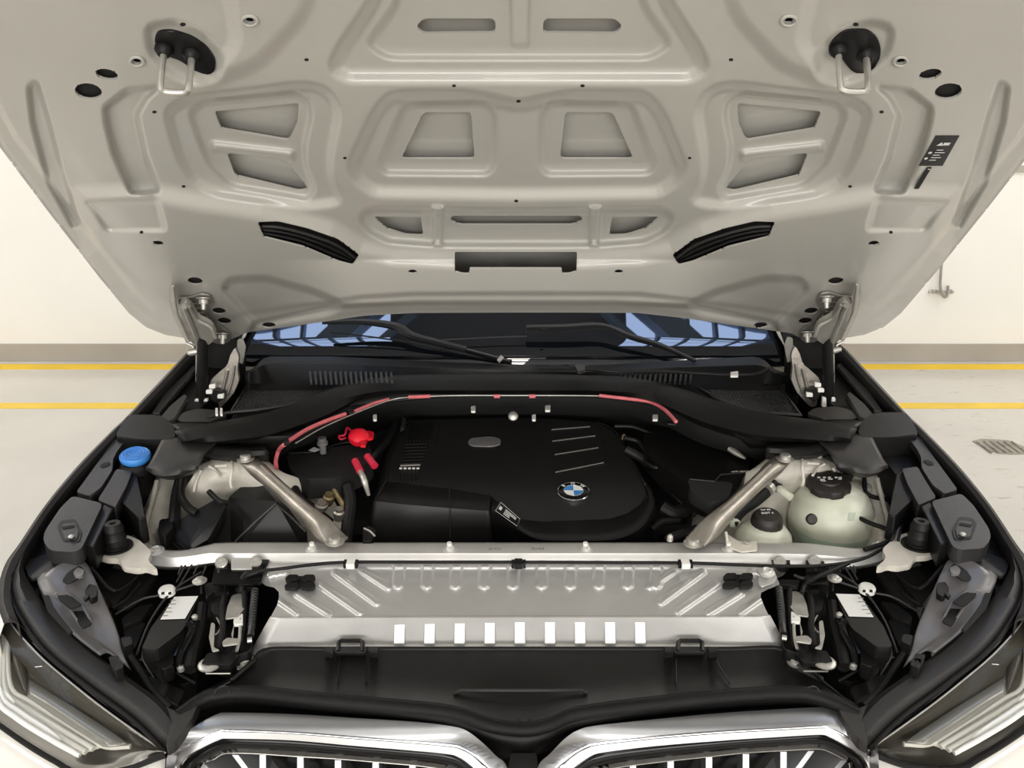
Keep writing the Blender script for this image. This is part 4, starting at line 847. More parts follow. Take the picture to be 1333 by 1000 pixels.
for x in (407, 586, 763, 949): bolt('beam_bolt', x, 716, .906, .011, cb, 'alubeam'); lathe('white_plug', V(x-1, 711, .912), [(.005, 0), (.005, .008)], 'white', cb, seg=10)
bolt('beam_bolt', 203, 718, .906, .013, cb, 'alubeam'); bolt('beam_bolt', 184, 709, .906, .01, cb, 'alubeam'); bolt('beam_bolt', 1145, 712, .906, .012, cb, 'alubeam'); bolt('beam_bolt', 1160, 700, .91, .009, cb)
for x, s in ((644, '(0 41)'), (700, 'ZVC8')): text_obj('stamped_mark', s, .011, frame(V(x, 714.5, .908), (1, 0, 0), (0, 1, 0)), 'hingem', cb, .0003)
# black openings under the beam with washers
def win(x0, x1, sd):
    a_ = plate('latch_window', rnd([(x0, 725), (x1, 725), (x1-2, 738), (x1-8, 760), (x0+2, 760)], 3), .893, .004, 'dark', car, .001)
    return a_
for P in ([(282, 725), (296, 725), (301, 742), (329, 742), (327, 728), (333, 724), (351, 725), (350, 731), (343, 744), (340, 760), (275, 760)], [(1000, 724), (1028, 724), (1029, 738), (1020, 744), (1012, 740)], [(1049, 726), (1056, 722), (1070, 724), (1075, 738), (1078, 760), (1049, 760)]):
    plate('latch_bracket', rnd(P, 3), .896, .005, 'gloss', car, .002, label='black latch bracket')
for x, y in ((288.5, 733), (333, 732), (1015, 732), (1060, 731)): lathe('large_washer', V(x, y, .9), [(.0125, 0), (.0125, .003), (.010, .005), (.004, .005), (.003, .004)], 'zinc', car, axis=(0, -.6, .8), seg=24, label='round steel bolt head')
plate('beam_tab', [(301, 727), (328, 727), (328, 741), (301, 741)], .899, .003, 'alubeam', car, .001)

# ---------------------------------------------------------------- radiator cover plate with pressed ribs
RP = SL(735, .888, 802, .874)
rsil = [(344, 737), (336, 756), (347, 763), (357, 765), (363, 771), (363, 778), (361, 787), (352, 804), (1001, 802), (996, 792), (990, 777), (991, 772), (996, 769), (1015, 761), (1006, 737), (1000, 733), (700, 731), (345, 733)]
ribs = []
for i in range(10): ribs.append(((520+37.2*i, 737), (518+37.4*i, 761), 6.5))
for l in (((352, 774), (386, 798), 3.2), ((388, 774), (428, 799), 4), ((418, 762), (468, 797), 4), ((437, 746), (490, 785), 4), ((470, 742), (505, 765), 4), ((372, 744), (350, 748), 4)):
    ribs.append(l); (a0, b0_), (a1, b1_), w_ = l; ribs.append(((1351-a0, b0_-1), (1351-a1, b1_-1), w_))
gx, gy = np.meshgrid(np.arange(332, 1020, 1.5), np.arange(729, 806, 1.5)); ny, nx = gx.shape; X = gx.ravel(); Y = gy.ravel()
d, cx_, cy_ = sdf(X, Y, rsil); s = np.abs(d) < .93; X = np.where(s, cx_, X); Y = np.where(s, cy_, Y); keep = (d < 0) | s
Hh = np.zeros(X.shape)
for (p0, p1, w_) in ribs:
    ex, ey = p1[0]-p0[0], p1[1]-p0[1]; t = np.clip(((X-p0[0])*ex+(Y-p0[1])*ey)/(ex*ex+ey*ey), 0, 1); dd = np.hypot(X-p0[0]-ex*t, (Y-p0[1]-ey*t)*1.3)
    Hh = np.maximum(Hh, .0055*sst((w_+3-dd)/5))
Hh += .006*sst((744-Y)/8)
vv = [RP(x, y, h) for x, y, h in zip(X, Y, Hh)]
idx = np.arange(nx*ny).reshape(ny, nx); q = np.stack([idx[:-1, :-1], idx[:-1, 1:], idx[1:, 1:], idx[1:, :-1]], -1).reshape(-1, 4); q = q[keep[q].all(1)]
used = np.unique(q); rm = -np.ones(nx*ny, int); rm[used] = np.arange(len(used))
rp = mk('radiator_cover', [vv[i] for i in used], rm[q].tolist(), 'alu', car, angle=60, label='ribbed bare aluminium radiator cover')
top_ = [RP(x, y) for x, y in [(352, 803), (520, 802.5), (677, 802), (840, 802), (1002, 801)]]
low = [V(x, y, .815) for x, y in [(322, 852), (520, 841), (677, 840.5), (840, 840.5), (1032, 851)]]
lowm = [V(x, y, .818) for x, y in [(330, 842), (520, 839), (677, 838.5), (840, 838.5), (1024, 842)]]
lip_ = ribbon('cover_lip', [top_, [a.lerp(b_, .04)+Vector((0, -.004, .001)) for a, b_ in zip(top_, lowm)], lowm, [p+Vector((0, -.02, -.004)) for p in lowm]], 'alubeam', rp, n=40, thick=.002, sm=False)
for tip in ([(330, 838), (346, 846), (330, 862), (318, 868), (309, 872), (304, 866), (316, 852)], [(1022, 838), (1008, 842), (1026, 858), (1040, 868), (1048, 871), (1051, 864), (1038, 850)]):
    tp = plate('cover_corner', rnd(tip, 4), .812, .004, 'alubeam', rp, .001)
    bolt('corner_bolt', 318 if tip[0][0] < 500 else 1036, 862, .815, .013, tp)
for i in range(9):
    x = 520.5+39.05*i
    P0, P1 = V(x, 804, .872), V(x, 837, .82); wv = Vector((.0105, 0, 0)); nrm = (P1-P0).cross(Vector((1, 0, 0))).normalized()
    if nrm.y > 0: nrm = -nrm
    A_, B_ = P0.lerp(P1, .02), P0.lerp(P1, .96); o1, o2 = nrm*.0015, nrm*.0118
    v = [A_-wv+o1, A_+wv+o1, B_+wv+o2+Vector((0, 0, -.001)), B_-wv+o2, B_-wv, B_+wv, A_-wv, A_+wv]
    pd = mk('lip_pad', v, [(0, 1, 2, 3), (3, 2, 5, 4), (0, 3, 4, 6), (1, 7, 5, 2)], 'alu', rp, smooth=False)
    bvm = pd.modifiers.new('b', 'BEVEL'); bvm.width = .0015; bvm.segments = 2
def clip4(x, y):
    a = None
    for k, (dx_, dy_) in enumerate(((-11, -5), (9, -5), (-11, 5), (9, 5))):
        P = rnd([(x+dx_-9, y+dy_-1), (x+dx_-4, y+dy_-4.2), (x+dx_+8, y+dy_-4.2), (x+dx_+10, y+dy_+1), (x+dx_+5, y+dy_+4.2), (x+dx_-8, y+dy_+4)], 2)
        o = plate('quarter_turn_clip' if a is None else 'clip_lobe', P, RP, .006, 'satin', a or rp, .0015, off=.010, label='black four-lobed plastic clip' if a is None else None)
        if a is None: a = rp if False else o; lobes = o
    return lobes
for (x, y) in ((391, 757), (961, 755)):
    c0 = plate('quarter_turn_clip', rnd([(x-16, y-3), (x-8, y-7), (x+8, y-7), (x+17, y-3), (x+15, y+4), (x+7, y+7), (x-8, y+7), (x-17, y+4)], 3), RP, .004, 'dark', rp, .001, off=.006, label='black four-lobed plastic clip')
    aa = Acc()
    for dx_, dy_ in ((-11, -5), (10, -5), (-12, 5), (10, 5)):
        P = [RP(a_, b_, .012) for a_, b_ in rnd([(x+dx_-9, y+dy_+1), (x+dx_-4, y+dy_-4.2), (x+dx_+8, y+dy_-4.2), (x+dx_+10, y+dy_+1), (x+dx_+5, y+dy_+3.8), (x+dx_-8, y+dy_+3.8)], 2)]
        aa.add(*slab_vf(P, .006, .0015))
    # lobes carry through as one moulded piece, so they share the clip's mesh
    me = c0.data; k = len(me.vertices); c_ = WO[c0.name]
    vs_ = [v.co.copy() for v in me.vertices]+[v-c_ for v in aa.v]; fs_ = [list(p.vertices) for p in me.polygons]+[[i+k for i in f] for f in aa.f]
    m2_ = bpy.data.meshes.new('quarter_turn_clip'); m2_.from_pydata(vs_, [], fs_); m2_.materials.append(M['satin']); c0.data = m2_
plate('cover_tab', rnd([(989, 736), (1004, 737), (1012, 752), (1008, 758), (992, 764), (986, 758), (990, 745)], 2), RP, .003, 'alubeam', rp, .001, off=.010)
bolt('tab_bolt', 998, 746, .904, .012, rp, 'alubeam')
# cable along the beam
zc = .905
cbl = tube('bonnet_cable', [(316, 762, .88), (318, 752, .89), (330, 745, .90), (370, 740, zc), (410, 735, zc), (457, 732, zc), (560, 732, zc), (675, 732, zc), (800, 732.5, zc), (892, 733, zc), (960, 735.5, zc), (1010, 737, zc), (1060, 737, zc), (1100, 733, zc), (1130, 725, .91), (1152, 712, .92), (1163, 705, .92)], .0034, 'rubber', car, n=100, label='black bonnet release cable')
tube('cable_branch', [(1105, 733, zc), (1085, 742, zc), (1062, 752, .9), (1048, 762, .89), (1044, 772, .885)], .0045, 'rubber', cbl)
tube('cable_boot', [(336, 744, .90), (320, 750, .895), (315, 762, .885), (314, 772, .875)], [.006, .008, .008, .007], 'rubber', cbl)
for x, m_ in ((457, 'white'), (892, 'white'), (675, 'black')):
    c0 = V(x, 733, zc+.001); Acc().add(*slab_vf([c0+Vector(q_) for q_ in ((-.0085, -.012, .004), (.0085, -.012, .004), (.0085, .009, .006), (-.0085, .009, .006))], .012, .0015)).obj('cable_clip', m_, cbl)
    for s_ in (-1, 1): Acc().add(*box_vf(c0+Vector((s_*.0115, -.002, -.001)), (.005, .014, .012))).obj('clip_foot', 'black', cbl)

# ---------------------------------------------------------------- headlight bays
def lampbay(sd):
    g = mir(sd); G = lambda P: [g(x, y) for x, y in P]; G3 = lambda P: [(*g(x, y), z) for x, y, z in P]
    # carrier
    rows = [[(88, 735, .945), (97, 726, .945), (112, 734, .94), (122, 752, .93)], [(52, 750, .94), (70, 745, .945), (100, 752, .935), (126, 760, .925)], [(52, 765, .93), (72, 768, .93), (106, 782, .915), (140, 792, .9)], [(72, 797, .91), (90, 796, .905), (120, 810, .89), (152, 820, .88)], [(96, 826, .89), (108, 822, .885), (140, 838, .87), (160, 850, .86)], [(130, 853, .87), (142, 850, .865), (158, 862, .85), (170, 872, .84)]]
    cr = ribbon('headlight_carrier', [G3(r_) for r_ in rows], 'carrier', car, n=24, thick=.004, sub=4, label='grey moulded headlight carrier')
    for P in ([(71, 774), (82, 768), (107, 787), (91, 792)], [(91, 795), (105, 790), (120, 812), (107, 818)]):
        zs = .925 if P[0][0] == 71 else .905
        plate('carrier_opening', G(rnd(P, 3)), zs, .004, 'dark', cr, .001)
    tube('opening_rim', G3([(71, 774, .926), (82, 768, .928), (107, 787, .918), (120, 812, .9), (107, 818, .898), (91, 793, .912), (71, 774, .926)]), .0022, 'carrier', cr, smooth=False, seg=6)
    plate('carrier_hollow', G(rnd([(80, 757), (88, 745), (104, 735), (112, 745), (100, 754), (90, 760)], 4)), .948, .003, 'dark', cr, .001)
    plate('carrier_socket', G(rnd([(95, 745), (101, 738), (110, 742), (108, 749), (98, 751)], 2)), .952, .006, 'carrier', cr, .002)
    plate('carrier_clip', G(rnd([(110, 770), (116, 760), (126, 762), (126, 776), (118, 780)], 2)), .935, .012, 'black', cr, .002)
    plate('carrier_tab', G([(108, 778), (114, 772), (117, 775), (111, 782)]), .937, .006, 'black', cr, .001)
    plate('carrier_gap', G([(50, 762), (56, 758), (70, 790), (95, 822), (90, 825), (62, 795)]), .925, .004, 'dark', cr, .001)
    for (x, y) in ((148, 860), (152, 866), (164, 835)): plate('carrier_block', G(rnd([(x-7, y-5), (x+6, y-7), (x+9, y+3), (x-3, y+8)], 2)), .88, .02, 'black', cr, .002)
    plate('rear_shelf', G(rnd([(40, 712), (62, 722), (84, 724), (92, 730), (60, 747), (38, 753), (32, 735)], 4)), .935, .01, 'grey', car, .003)
    # wide dark strip along the headlight
    o_ = [(44, 690, .965), (35, 703, .96), (18, 742, .95), (14, 772, .935), (34, 812, .91), (64, 850, .885), (112, 889, .855), (174, 935, .82), (217, 977, .79)]
    i_ = [(50, 695, .96), (44, 704, .96), (29, 732, .95), (35, 757, .935), (64, 797, .905), (116, 848, .87), (169, 887, .845), (208, 916, .825), (232, 950, .805)]
    md = [((a[0]+b[0])/2, (a[1]+b[1])/2, (a[2]+b[2])/2+.006) for a, b in zip(o_, i_)]
    sp = ribbon('headlight_seal', [G3(o_), G3(md), G3(i_), [(x, y, z-.04) for x, y, z in G3(i_)]], 'grey', car, n=70, thick=.004, sub=2, label='wide dark strip above the headlight')
    tube('seal_bead', G3([(x-2, y+2, z+.001) for x, y, z in o_]), .0042, 'rubber', sp, n=80)
    plate('strip_foot', G(rnd([(208, 917), (232, 927), (262, 905), (250, 935), (228, 965), (216, 972), (222, 940)], 3)), .815, .02, 'grey', sp, .003)
    # control unit with label
    cu_ = plate('lamp_control_unit', G(rnd([(227, 776), (259, 776), (243, 812), (236, 822), (205, 845), (184, 845), (196, 818)], 3)), .875, .05, 'satin', car, .003, label='black headlight control unit')
    plate('unit_label', G([(227, 777), (258, 776), (241, 805), (209, 806)]), .8775, .001, 'label', cu_, 0, label='white sticker')
    aa = Acc()
    for i in range(5):
        x0, y0 = 222-i*2.6, 781+i*5; w_ = 10 if i % 2 else 7
        aa.add([V(*g(*p), .8783) for p in ((x0, y0), (x0+w_, y0), (x0+w_-.6, y0+1), (x0-.6, y0+1))], [(0, 1, 2, 3)])
    aa.obj('sticker_print', 'hingem', cu_, smooth=False)
    for i in range(3): tube('cooling_fin', G3([(250-i*6+6, 808+i*3, .868), (229-i*4+7, 846+i*5, .845)]), .006, 'gloss', cu_, seg=10)
    tube('unit_pipe', G3([(246, 812, .875), (250, 822, .87), (236, 850, .85), (232, 868, .84)]), .007, 'gloss', cu_)
    lathe('unit_screw', V(*g(254, 806), .875), [(.005, 0), (.006, .006), (.003, .009)], 'zinc', cu_, seg=12)
    lathe('unit_screw', V(*g(236, 873), .83), [(.006, 0), (.007, .008), (.003, .011)], 'zinc', cu_, seg=12)
    plate('unit_foot', G(rnd([(196, 848), (214, 834), (225, 845), (226, 866), (212, 872), (200, 862)], 4)), .85, .03, 'black', cu_, .004)
    # white round button
    wk = lathe('adjuster_knob', V(*g(217, 768), .888), [(.011, -.012), (.0155, -.009), (.0158, 0), (.013, .004), (.006, .005)], 'white', car, seg=24, label='round white plastic adjuster knob')
    for dx_ in (-5, 4): plate('knob_slot', G([(217+dx_-2, 771), (217+dx_+2, 770.5), (217+dx_+2, 773), (217+dx_-2, 773.5)]), .894, .002, 'dark', wk, 0)
    # brackets / webs
    for P, z, m_ in (([(130, 735), (178, 746), (160, 775), (148, 790), (128, 762)], .86, 'grey'), ([(180, 745), (205, 748), (186, 775), (165, 790), (150, 790)], .845, 'grey'), ([(178, 790), (200, 785), (185, 805), (160, 815), (158, 805)], .83, 'grey'), ([(160, 815), (190, 810), (175, 845), (165, 850)], .82, 'grey'),
                    ([(196, 850), (230, 870), (258, 885), (236, 892), (210, 880)], .80, 'black'), ([(190, 880), (215, 885), (240, 900), (232, 915), (212, 905)], .79, 'grey')):
        plate('bay_web', G(rnd(P, 3)), z, .01, m_, car, .002)
    for P, r_ in (([(118, 740, .93), (150, 770, .9), (185, 745, .88)], .004), ([(178, 852, .86), (196, 808, .87), (224, 770, .885), (262, 745, .89)], .0022), ([(150, 800, .87), (185, 780, .88), (212, 774, .883), (262, 758, .888)], .0022), ([(182, 858, .85), (215, 868, .83), (255, 890, .81)], .003), ([(168, 850, .86), (182, 872, .84), (200, 900, .82), (222, 922, .81)], .006),
                  ([(187, 845, .86), (186, 858, .85), (200, 882, .82)], .002), ([(140, 798, .87), (150, 830, .86), (166, 858, .85)], .007), ([(146, 792, .88), (165, 780, .88), (182, 760, .88)], .003), ([(250, 735, .89), (240, 752, .885), (232, 764, .88)], .0018), ([(242, 735, .89), (230, 758, .885)], .0018), ([(258, 736, .89), (252, 748, .887)], .0018), ([(236, 737, .89), (232, 748, .887)], .0018), ([(268, 738, .89), (262, 755, .885), (262, 772, .88)], .002)):
        tube('bay_wire', G3(P), r_, 'rubber' if r_ > .0025 else 'grey', car)
    # bonnet latch
    la = plate('bonnet_latch', G(rnd([(272, 764), (300, 760), (322, 764), (330, 800), (326, 848), (300, 855), (276, 848), (270, 800)], 4)), .84, .05, 'black', car, .004, label='bonnet latch')
    for P, z, m_, th in (([(302, 775), (312, 772), (322, 776), (320, 790), (308, 804), (293, 806), (296, 790)], .872, 'zinc', .003), ([(277, 768), (292, 766), (294, 776), (288, 802), (276, 798), (273, 780)], .868, 'satin', .02), ([(275, 810), (280, 812), (278, 843), (286, 846), (276, 848), (272, 830)], .862, 'zinc', .003), ([(304, 806), (316, 798), (316, 812), (304, 813)], .87, 'white', .006),
                        ([(289, 835), (296, 830), (310, 831), (311, 838), (290, 841)], .865, 'zinc', .003), ([(270, 850), (300, 848), (312, 852), (300, 866), (262, 864)], .845, 'black', .01), ([(301, 826), (305, 812), (303, 832)], .865, 'zinc', .003), ([(266, 760), (285, 756), (300, 760), (298, 772), (280, 770), (268, 778)], .878, 'satin', .012), ([(305, 758), (330, 757), (332, 764), (306, 766)], .882, 'black', .01)):
        plate('latch_plate', G(rnd(P, 2)), z, th, m_, la, .001)
    tube('latch_spring', G3([(332, 768, .88), (330, 800, .865), (326, 828, .855)]), .0065, 'grey', la, seg=8)
    for i in range(16): lathe('spring_coil' if 0 else 'latch_spring', pt((*g(332-i*.35, 770+i*3.6), .88-i*.0016), None), [(.0076, 0), (.0076, .0018)], 'satin', la, seg=10, axis=(0, 1, -.3)) if i < 14 else None
    tube('latch_rod', G3([(313, 806, .868), (312, 830, .86), (308, 848, .85)]), .003, 'zinc', la)
    tube('latch_link', G3([(322, 834, .855), (328, 833, .855)]), .005, 'zinc', la)
    tube('latch_wire', G3([(285, 740, .9), (286, 752, .89), (300, 756, .89), (312, 752, .89)]), .003, 'grey', la)
    tube('latch_wire', G3([(280, 800, .86), (287, 815, .86), (283, 825, .858), (278, 826, .858)]), .0016, 'zinc', la)
    lathe('cover_bolt', V(*g(273, 866), .838), [(.020, 0), (.020, .003), (.017, .005), (.008, .005), (.006, .004)], 'zinc', la, seg=24, label='wide flat steel bolt')
    lathe('bracket_bolt', V(*g(260, 757), .892), [(.014, 0), (.014, .002), (.008, .003), (.008, .007), (.005, .008)], 'zinc', car, seg=18)
    tube('bay_bar', G3([(268, 877, .83), (300, 877, .83)]), .0015, 'zinc', car, seg=5)
    for P, r_ in (([(296, 762, .875), (290, 790, .87), (290, 820, .865), (286, 845, .85)], .006), ([(318, 770, .88), (318, 800, .865), (314, 830, .855), (304, 852, .84)], .005), ([(262, 790, .86), (258, 820, .85), (250, 850, .84), (246, 872, .83)], .013)):
        tube('latch_loom', G3(P), r_, 'rubber', la)
    # headlight body: housing, panels, light guides and clear lens
    ty = [(x-5, y+3, z-.006) for x, y, z in o_[2:]]
    h1 = [(6, 752, .93), (1, 780, .92), (16, 812, .90), (38, 838, .885), (62, 862, .87), (103, 896, .845), (135, 921, .825), (168, 945, .81), (216, 979, .786)]
    h2 = [(-62, 785, .885), (-55, 850, .855), (-34, 904, .815), (4, 935, .79), (40, 961, .775), (75, 982, .768), (104, 997, .764), (160, 994, .768), (214, 979, .78)]
    h3 = [(-70, 790, .88), (-62, 855, .84), (-40, 912, .80), (0, 943, .778), (37, 969, .765), (72, 990, .757), (102, 1004, .752), (160, 1001, .758), (216, 982, .775)]
    hl = ribbon('headlight', [G3(h1), [(*g((a[0]*.5+b[0]*.5), (a[1]*.5+b[1]*.5)), (a[2]+b[2])/2-.02) for a, b in zip(h1, h2)], G3([(x, y, z-.02) for x, y, z in h2]), G3([(x, y, z-.004) for x, y, z in h3])], 'lamphouse', car, n=50, thick=.003, sub=3, label='swept-back headlight')
    ribbon('lamp_panel', [G3([(36, 884, .835), (70, 905, .825), (110, 930, .81), (152, 958, .795), (168, 970, .79)]), G3([(36, 908, .825), (70, 932, .81), (108, 955, .80), (134, 972, .79), (140, 973, .788)])], 'lamppanel', hl, n=24, thick=.003, sm=False)
    ribbon('lamp_panel', [G3([(22, 800, .89), (26, 830, .87), (36, 880, .838)]), G3([(14, 830, .875), (18, 868, .85), (34, 905, .828)])], 'lamphouse', hl, n=16, thick=.003)
    for k, (dx_, dy_, r_) in enumerate(((0, 0, .0042), (-7, 7, .005), (-13, 14, .005), (-18, 21, .0045))):
        P = [(13+dx_*.3, 812, .885), (10+dx_*.5, 850, .862), (15+dx_, 896+dy_*.6, .838), (40+dx_, 914+dy_, .82), (88+dx_, 944+dy_, .80), (133+dx_*1.6, 971+dy_*.6, .785)]
        if k == 0: P.append((170, 972, .785))
        tube('light_guide', G3(P), r_, 'guide', hl, n=50, smooth=True)
    ribbon('light_guide', [G3([(2, 830, .87), (0, 860, .855), (-4, 898, .83), (28, 930, .81), (70, 962, .79), (97, 985, .775)]), G3([(14, 806, .88), (10, 850, .86), (14, 893, .836), (40, 916, .818), (90, 947, .797), (134, 973, .782)])], 'guide', hl, n=40, thick=.002)
    tube('lamp_trim', G3([(46, 868, .86), (62, 867, .86), (66, 870, .858)]), .0016, 'chrome', hl)
    tube('lens_edge', G3([(x, y+1.5, z+.004) for x, y, z in h1]), .0015, 'zinc', hl, n=60)
    ribbon('headlight_lens', [G3([(x, y, z+.003) for x, y, z in h1]), [(*g((a[0]*.5+b[0]*.5), (a[1]*.5+b[1]*.5)), (a[2]+b[2])/2+.022) for a, b in zip(h1, h2)], G3([(x, y, z+.006) for x, y, z in h2]), G3([(x, y, z+.002) for x, y, z in h3])], 'lens', hl, n=50, thick=0, sub=3)
    ribbon('headlight_gap', [G3([(x+5, y-4, z+.002) for x, y, z in h1]), G3([(x-1, y+1, z-.006) for x, y, z in h1])], 'gloss', hl, n=50, thick=.002)
    tube('headlight_border', G3([(x, y, z) for x, y, z in h3]), .006, 'black', hl, n=50)
    # bumper skin round the lamp
    H3 = [V(*p) for p in G3(h3)]
    sgn = -1 if sd == 0 else 1
    ribbon('bumper_corner', [H3, [p+Vector((sgn*.0, -.02, -.02)) for p in H3], [Vector((p.x, p.y-.04, p.z-.15)) for p in H3], [Vector((p.x, p.y-.02, .3)) for p in H3]], 'paint_out', car, n=40, thick=.003, sub=2, label='white bumper corner below headlight')
lampbay(0); lampbay(1)

# ---------------------------------------------------------------- front air guide (black) and seal bead
bead = [(232, 929, .81), (262, 908, .815), (290, 901, .818), (330, 900, .82), (420, 909, .82), (520, 918, .82), (590, 926, .82), (632, 940, .815), (660, 946, .812), (690, 947, .812), (716, 941, .815), (752, 927, .82), (850, 914, .82), (950, 904, .82), (1030, 900, .82), (1062, 904, .818), (1090, 914, .815), (1118, 928, .81)]
tpl = [(300, 884, .822), (318, 868, .825), (330, 858, .826), (348, 843, .828), (420, 842, .828), (520, 842, .828), (590, 842, .828), (632, 842, .828), (660, 842, .828), (690, 842, .828), (716, 842, .828), (752, 842, .828), (850, 842, .828), (950, 842, .828), (1010, 841, .828), (1030, 852, .827), (1052, 866, .825), (1072, 882, .822)]
mdl = [((a[0]+b[0])/2, (a[1]+b[1])/2, .81) for a, b in zip(bead, tpl)]
ag = ribbon('front_air_guide', [tpl, [(x, y+5, z-.006) for x, y, z in tpl], mdl, [(x, y-7, z-.007) for x, y, z in bead], [(x, y-3, z+.001) for x, y, z in bead]], 'satin', car, n=120, thick=.004, label='black plastic panel behind the grille')
tube('guide_bead', [(x, y+3, z-.002) for x, y, z in bead], .011, 'foam', ag, n=140, seg=14)
ribbon('guide_lip', [[(x, y+6, z-.004) for x, y, z in bead], [(x, y+15+6*math.exp(-((x-675)/90)**2), z-.02) for x, y, z in bead], [(x, y+24+20*math.exp(-((x-675)/60)**2), z-.06) for x, y, z in bead]], 'black', ag, n=120, thick=.003, sub=2)
for x0, x1, y in ((594, 762, 899),):
    tube('guide_ridge', [(x0-3, y+4, .815), (x0+6, y, .818), (x1-4, y, .818), (x1+2, y+4, .815)], .0025, 'grey', ag, smooth=False, seg=8)
for x in (456, 898):
    hk_ = tube('guide_loop', [(x-16, 848, .832), (x-15, 836, .838), (x-12, 834, .838), (x+12, 834, .838), (x+16, 836, .838), (x+16, 848, .832)], .0042, 'satin', ag, smooth=False, seg=8, label='black plastic hook loop')
    plate('loop_base', rnd([(x-22, 842), (x+22, 842), (x+20, 850), (x-20, 850)], 2), .834, .006, 'satin', ag, .001)
for x in (428, 486, 871, 928): plate('guide_clip', rnd([(x-6, 842), (x+6, 842), (x+5, 856), (x-5, 856)], 1), .836, .008, 'gloss', ag, .001)
for x0, x1 in ((477, 477), (443, 440), (880, 880), (925, 950)): tube('guide_crease', [(x0, 850, .825), (x1, 890, .818)], .0016, 'black', ag, seg=5)
for P in ([(278, 905), (286, 895), (296, 895), (298, 902)], [(1048, 897), (1060, 894), (1068, 902)]): tube('guide_notch', [(x, y, .825) for x, y in P], .002, 'grey', ag, seg=6)
for x in (675, 690): lathe('guide_hole', V(x, 938, .822), [(.003, 0), (.003, .001)], 'dark', ag, seg=8)

# ---------------------------------------------------------------- grille
fy0 = 1.125                                   # plane of the grille face leans slightly
def GF(x, y, off=0):                          # face of the grille
    n = Vector((0, -.93, .37)).normalized(); a = V(CX, 960, .785); o = Vector((0, 0, CH)); d = ray(x, y)
    return o+d*(((a-o).dot(n)+off)/d.dot(n))
def kidney(o_, m1, m2, i_, slats, rim, sd):
    L0 = [V(x, y, .798) for x, y in o_]
    fr_ = ribbon('grille_frame', [[p+Vector((0, .02, -.03)) for p in L0], L0, [GF(x, y, .008) for x, y in m1]], 'satchrome', car, n=90, thick=.003, label='brushed silver grille surround, %s half' % ('left' if sd == 0 else 'right'))
    A = [GF(x, y, .010) for x, y in m1]; Bq = [GF(x, y, .004) for x, y in m2]; Ci = [GF(x, y, -.004) for x, y in i_]
    ribbon('chrome_edge', [A, [a.lerp(b, .2)-Vector((0, 0, .004)) for a, b in zip(A, Bq)], [a.lerp(b, .35)+Vector((0, -.003, .003)) for a, b in zip(A, Bq)], [a.lerp(b, .85)+Vector((0, -.004, .001)) for a, b in zip(A, Bq)], Bq, Ci], 'chrome', fr_, n=90, thick=.002)
    ribbon('grille_recess', [[GF(x, y, -.002) for x, y in i_], [GF(x, y, -.03) for x, y in rim]], 'gloss', fr_, n=60, thick=.003)
    P = [GF(x, y, -.085) for x, y in rim]; cpt = Vector((sum(p.x for p in P)/len(P), P[0].y+.05, .35))
    n_ = len(P); Acc().add([p for p in P]+[Vector((p.x, p.y+.02, .35)) for p in P], [(i, i+1, n_+i+1, n_+i) for i in range(n_-1)]).obj('grille_backing', 'gloss', fr_)
    tube('grille_rim', [GF(x, y, -.028) for x, y in rim], .0012, 'zinc', fr_, n=70, seg=6)
    for (x0, y0, x1, y1, w_) in slats:
        a, b = GF(x0, y0, -.03), GF(x1, y1, -.03); d = (b-a)
        L = .42 if abs(x1-x0) < 3 else min(.42, .22)
        b = a+d.normalized()*L; wv = Vector((w_/2*.00118, 0, 0)); dp = Vector((0, .05, .02))
        v = [a-wv, a+wv, b+wv, b-wv, a-wv*.8+dp, a+wv*.8+dp, b+wv*.8+dp, b-wv*.8+dp]
        mk('grille_slat', v, [(0, 1, 2, 3), (4, 7, 6, 5), (0, 4, 5, 1), (1, 5, 6, 2), (2, 6, 7, 3), (3, 7, 4, 0)], 'satchrome', fr_, smooth=False)
kidney([(214, 1060), (216, 1000), (218, 985), (226, 966), (255, 946), (283, 931), (300, 929), (380, 931), (460, 936), (540, 941), (590, 947), (608, 953), (626, 966), (645, 984), (660, 1000), (672, 1060)],
       [(220, 1060), (221, 1000), (226, 987), (236, 976), (260, 962), (284, 952), (300, 950), (380, 953), (460, 959), (540, 965), (592, 970), (606, 974), (622, 984), (636, 997), (642, 1003), (655, 1060)],
       [(232, 1060), (232, 1003), (236, 996), (244, 985), (264, 973), (288, 962), (300, 961), (380, 963), (458, 970), (530, 976), (582, 981), (596, 985), (606, 991), (616, 1000), (622, 1006), (640, 1060)],
       [(236, 1060), (236, 1005), (240, 999), (248, 989), (266, 976), (290, 965), (302, 963), (380, 965), (456, 972), (530, 978), (580, 983), (593, 987), (602, 993), (612, 1002), (618, 1008), (636, 1060)],
       [(264, 996, 284, 1020, 9), (306, 983, 328, 1012, 9), (342, 983, 342, 1060, 9), (391, 986, 391, 1060, 9), (440, 990, 440, 1060, 9), (489, 993, 489, 1060, 9), (537, 997, 537, 1060, 9), (585, 1002, 590, 1060, 9)],
       [(262, 1060), (262, 1000), (280, 988), (293, 981), (330, 981), (390, 985), (440, 988), (500, 993), (560, 999), (600, 1010), (615, 1060)], 0)
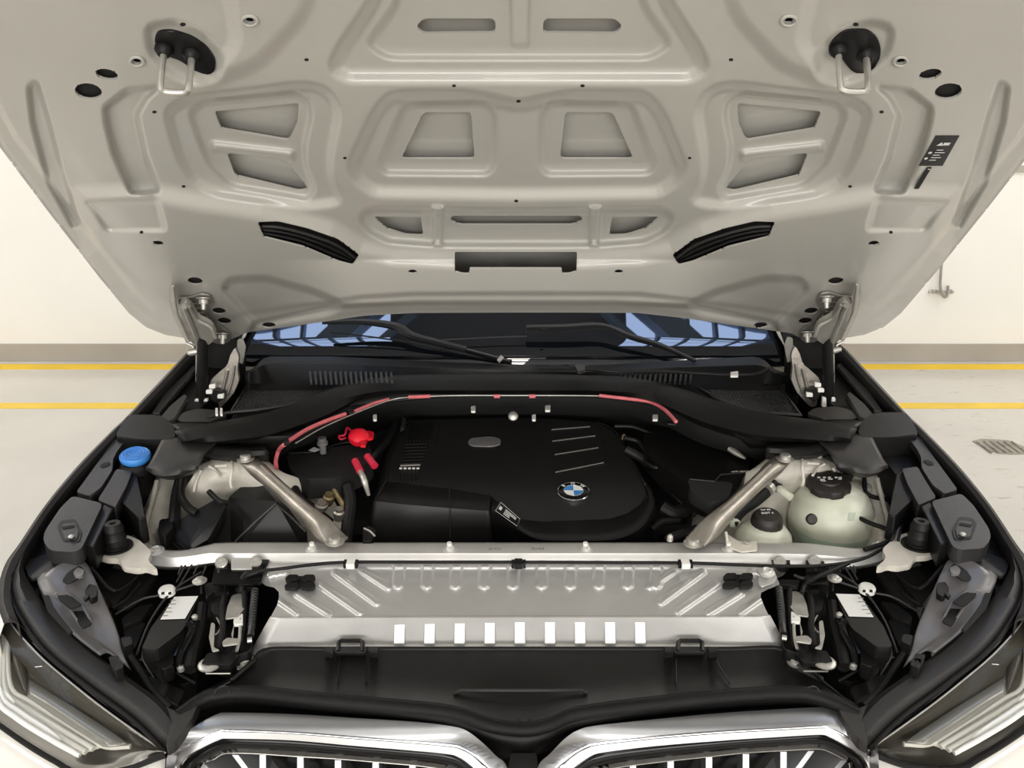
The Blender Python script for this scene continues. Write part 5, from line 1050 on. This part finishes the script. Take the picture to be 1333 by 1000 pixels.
kidney([(690, 1060), (700, 1000), (716, 982), (735, 963), (752, 952), (775, 946), (850, 938), (935, 930), (1010, 925), (1068, 922), (1082, 925), (1110, 941), (1135, 960), (1142, 975), (1144, 1000), (1146, 1060)],
       [(706, 1060), (718, 1003), (728, 993), (745, 979), (760, 971), (778, 967), (850, 959), (935, 952), (1010, 948), (1068, 945), (1080, 947), (1104, 959), (1126, 974), (1134, 985), (1138, 1000), (1140, 1060)],
       [(722, 1060), (742, 1006), (750, 998), (760, 990), (772, 983), (786, 979), (850, 971), (935, 964), (1010, 959), (1066, 956), (1076, 958), (1098, 969), (1118, 982), (1124, 990), (1128, 1000), (1130, 1060)],
       [(726, 1060), (746, 1008), (754, 1000), (763, 992), (774, 986), (788, 982), (850, 974), (935, 966), (1010, 961), (1064, 958), (1074, 960), (1094, 971), (1114, 984), (1120, 992), (1124, 1002), (1126, 1060)],
       [(775, 1002, 770, 1060, 9), (824, 997, 824, 1060, 9), (873, 991, 873, 1060, 9), (923, 986, 923, 1060, 9), (971, 982, 971, 1060, 9), (1020, 979, 1020, 1060, 9), (1056, 978, 1036, 1005, 9), (1099, 990, 1080, 1012, 9)],
       [(745, 1060), (762, 1010), (800, 1000), (850, 993), (923, 985), (971, 980), (1020, 977), (1064, 975), (1078, 978), (1098, 988), (1106, 995), (1108, 1060)], 1)
plate('grille_bridge', rnd([(665, 980), (698, 980), (702, 1010), (660, 1010)], 3), .775, .05, 'grey', car, .004)
ribbon('bridge_web', [[(625, 950, .79), (660, 962, .785), (680, 964, .785), (705, 960, .785), (735, 948, .79)], [(640, 980, .75), (664, 1000, .74), (682, 1004, .74), (700, 1000, .74), (715, 980, .75)]], 'black', car, n=24, thick=.004)
# lower bumper
ribbon('front_bumper', [[Vector((-.50, 1.16, .42)), Vector((0, 1.10, .42)), Vector((.52, 1.16, .42))], [Vector((-.50, 1.12, .36)), Vector((0, 1.05, .36)), Vector((.52, 1.12, .36))], [Vector((-.5, 1.2, .2)), Vector((0, 1.13, .2)), Vector((.52, 1.2, .2))]], 'paint_out', car, n=30, thick=.01, sub=3)
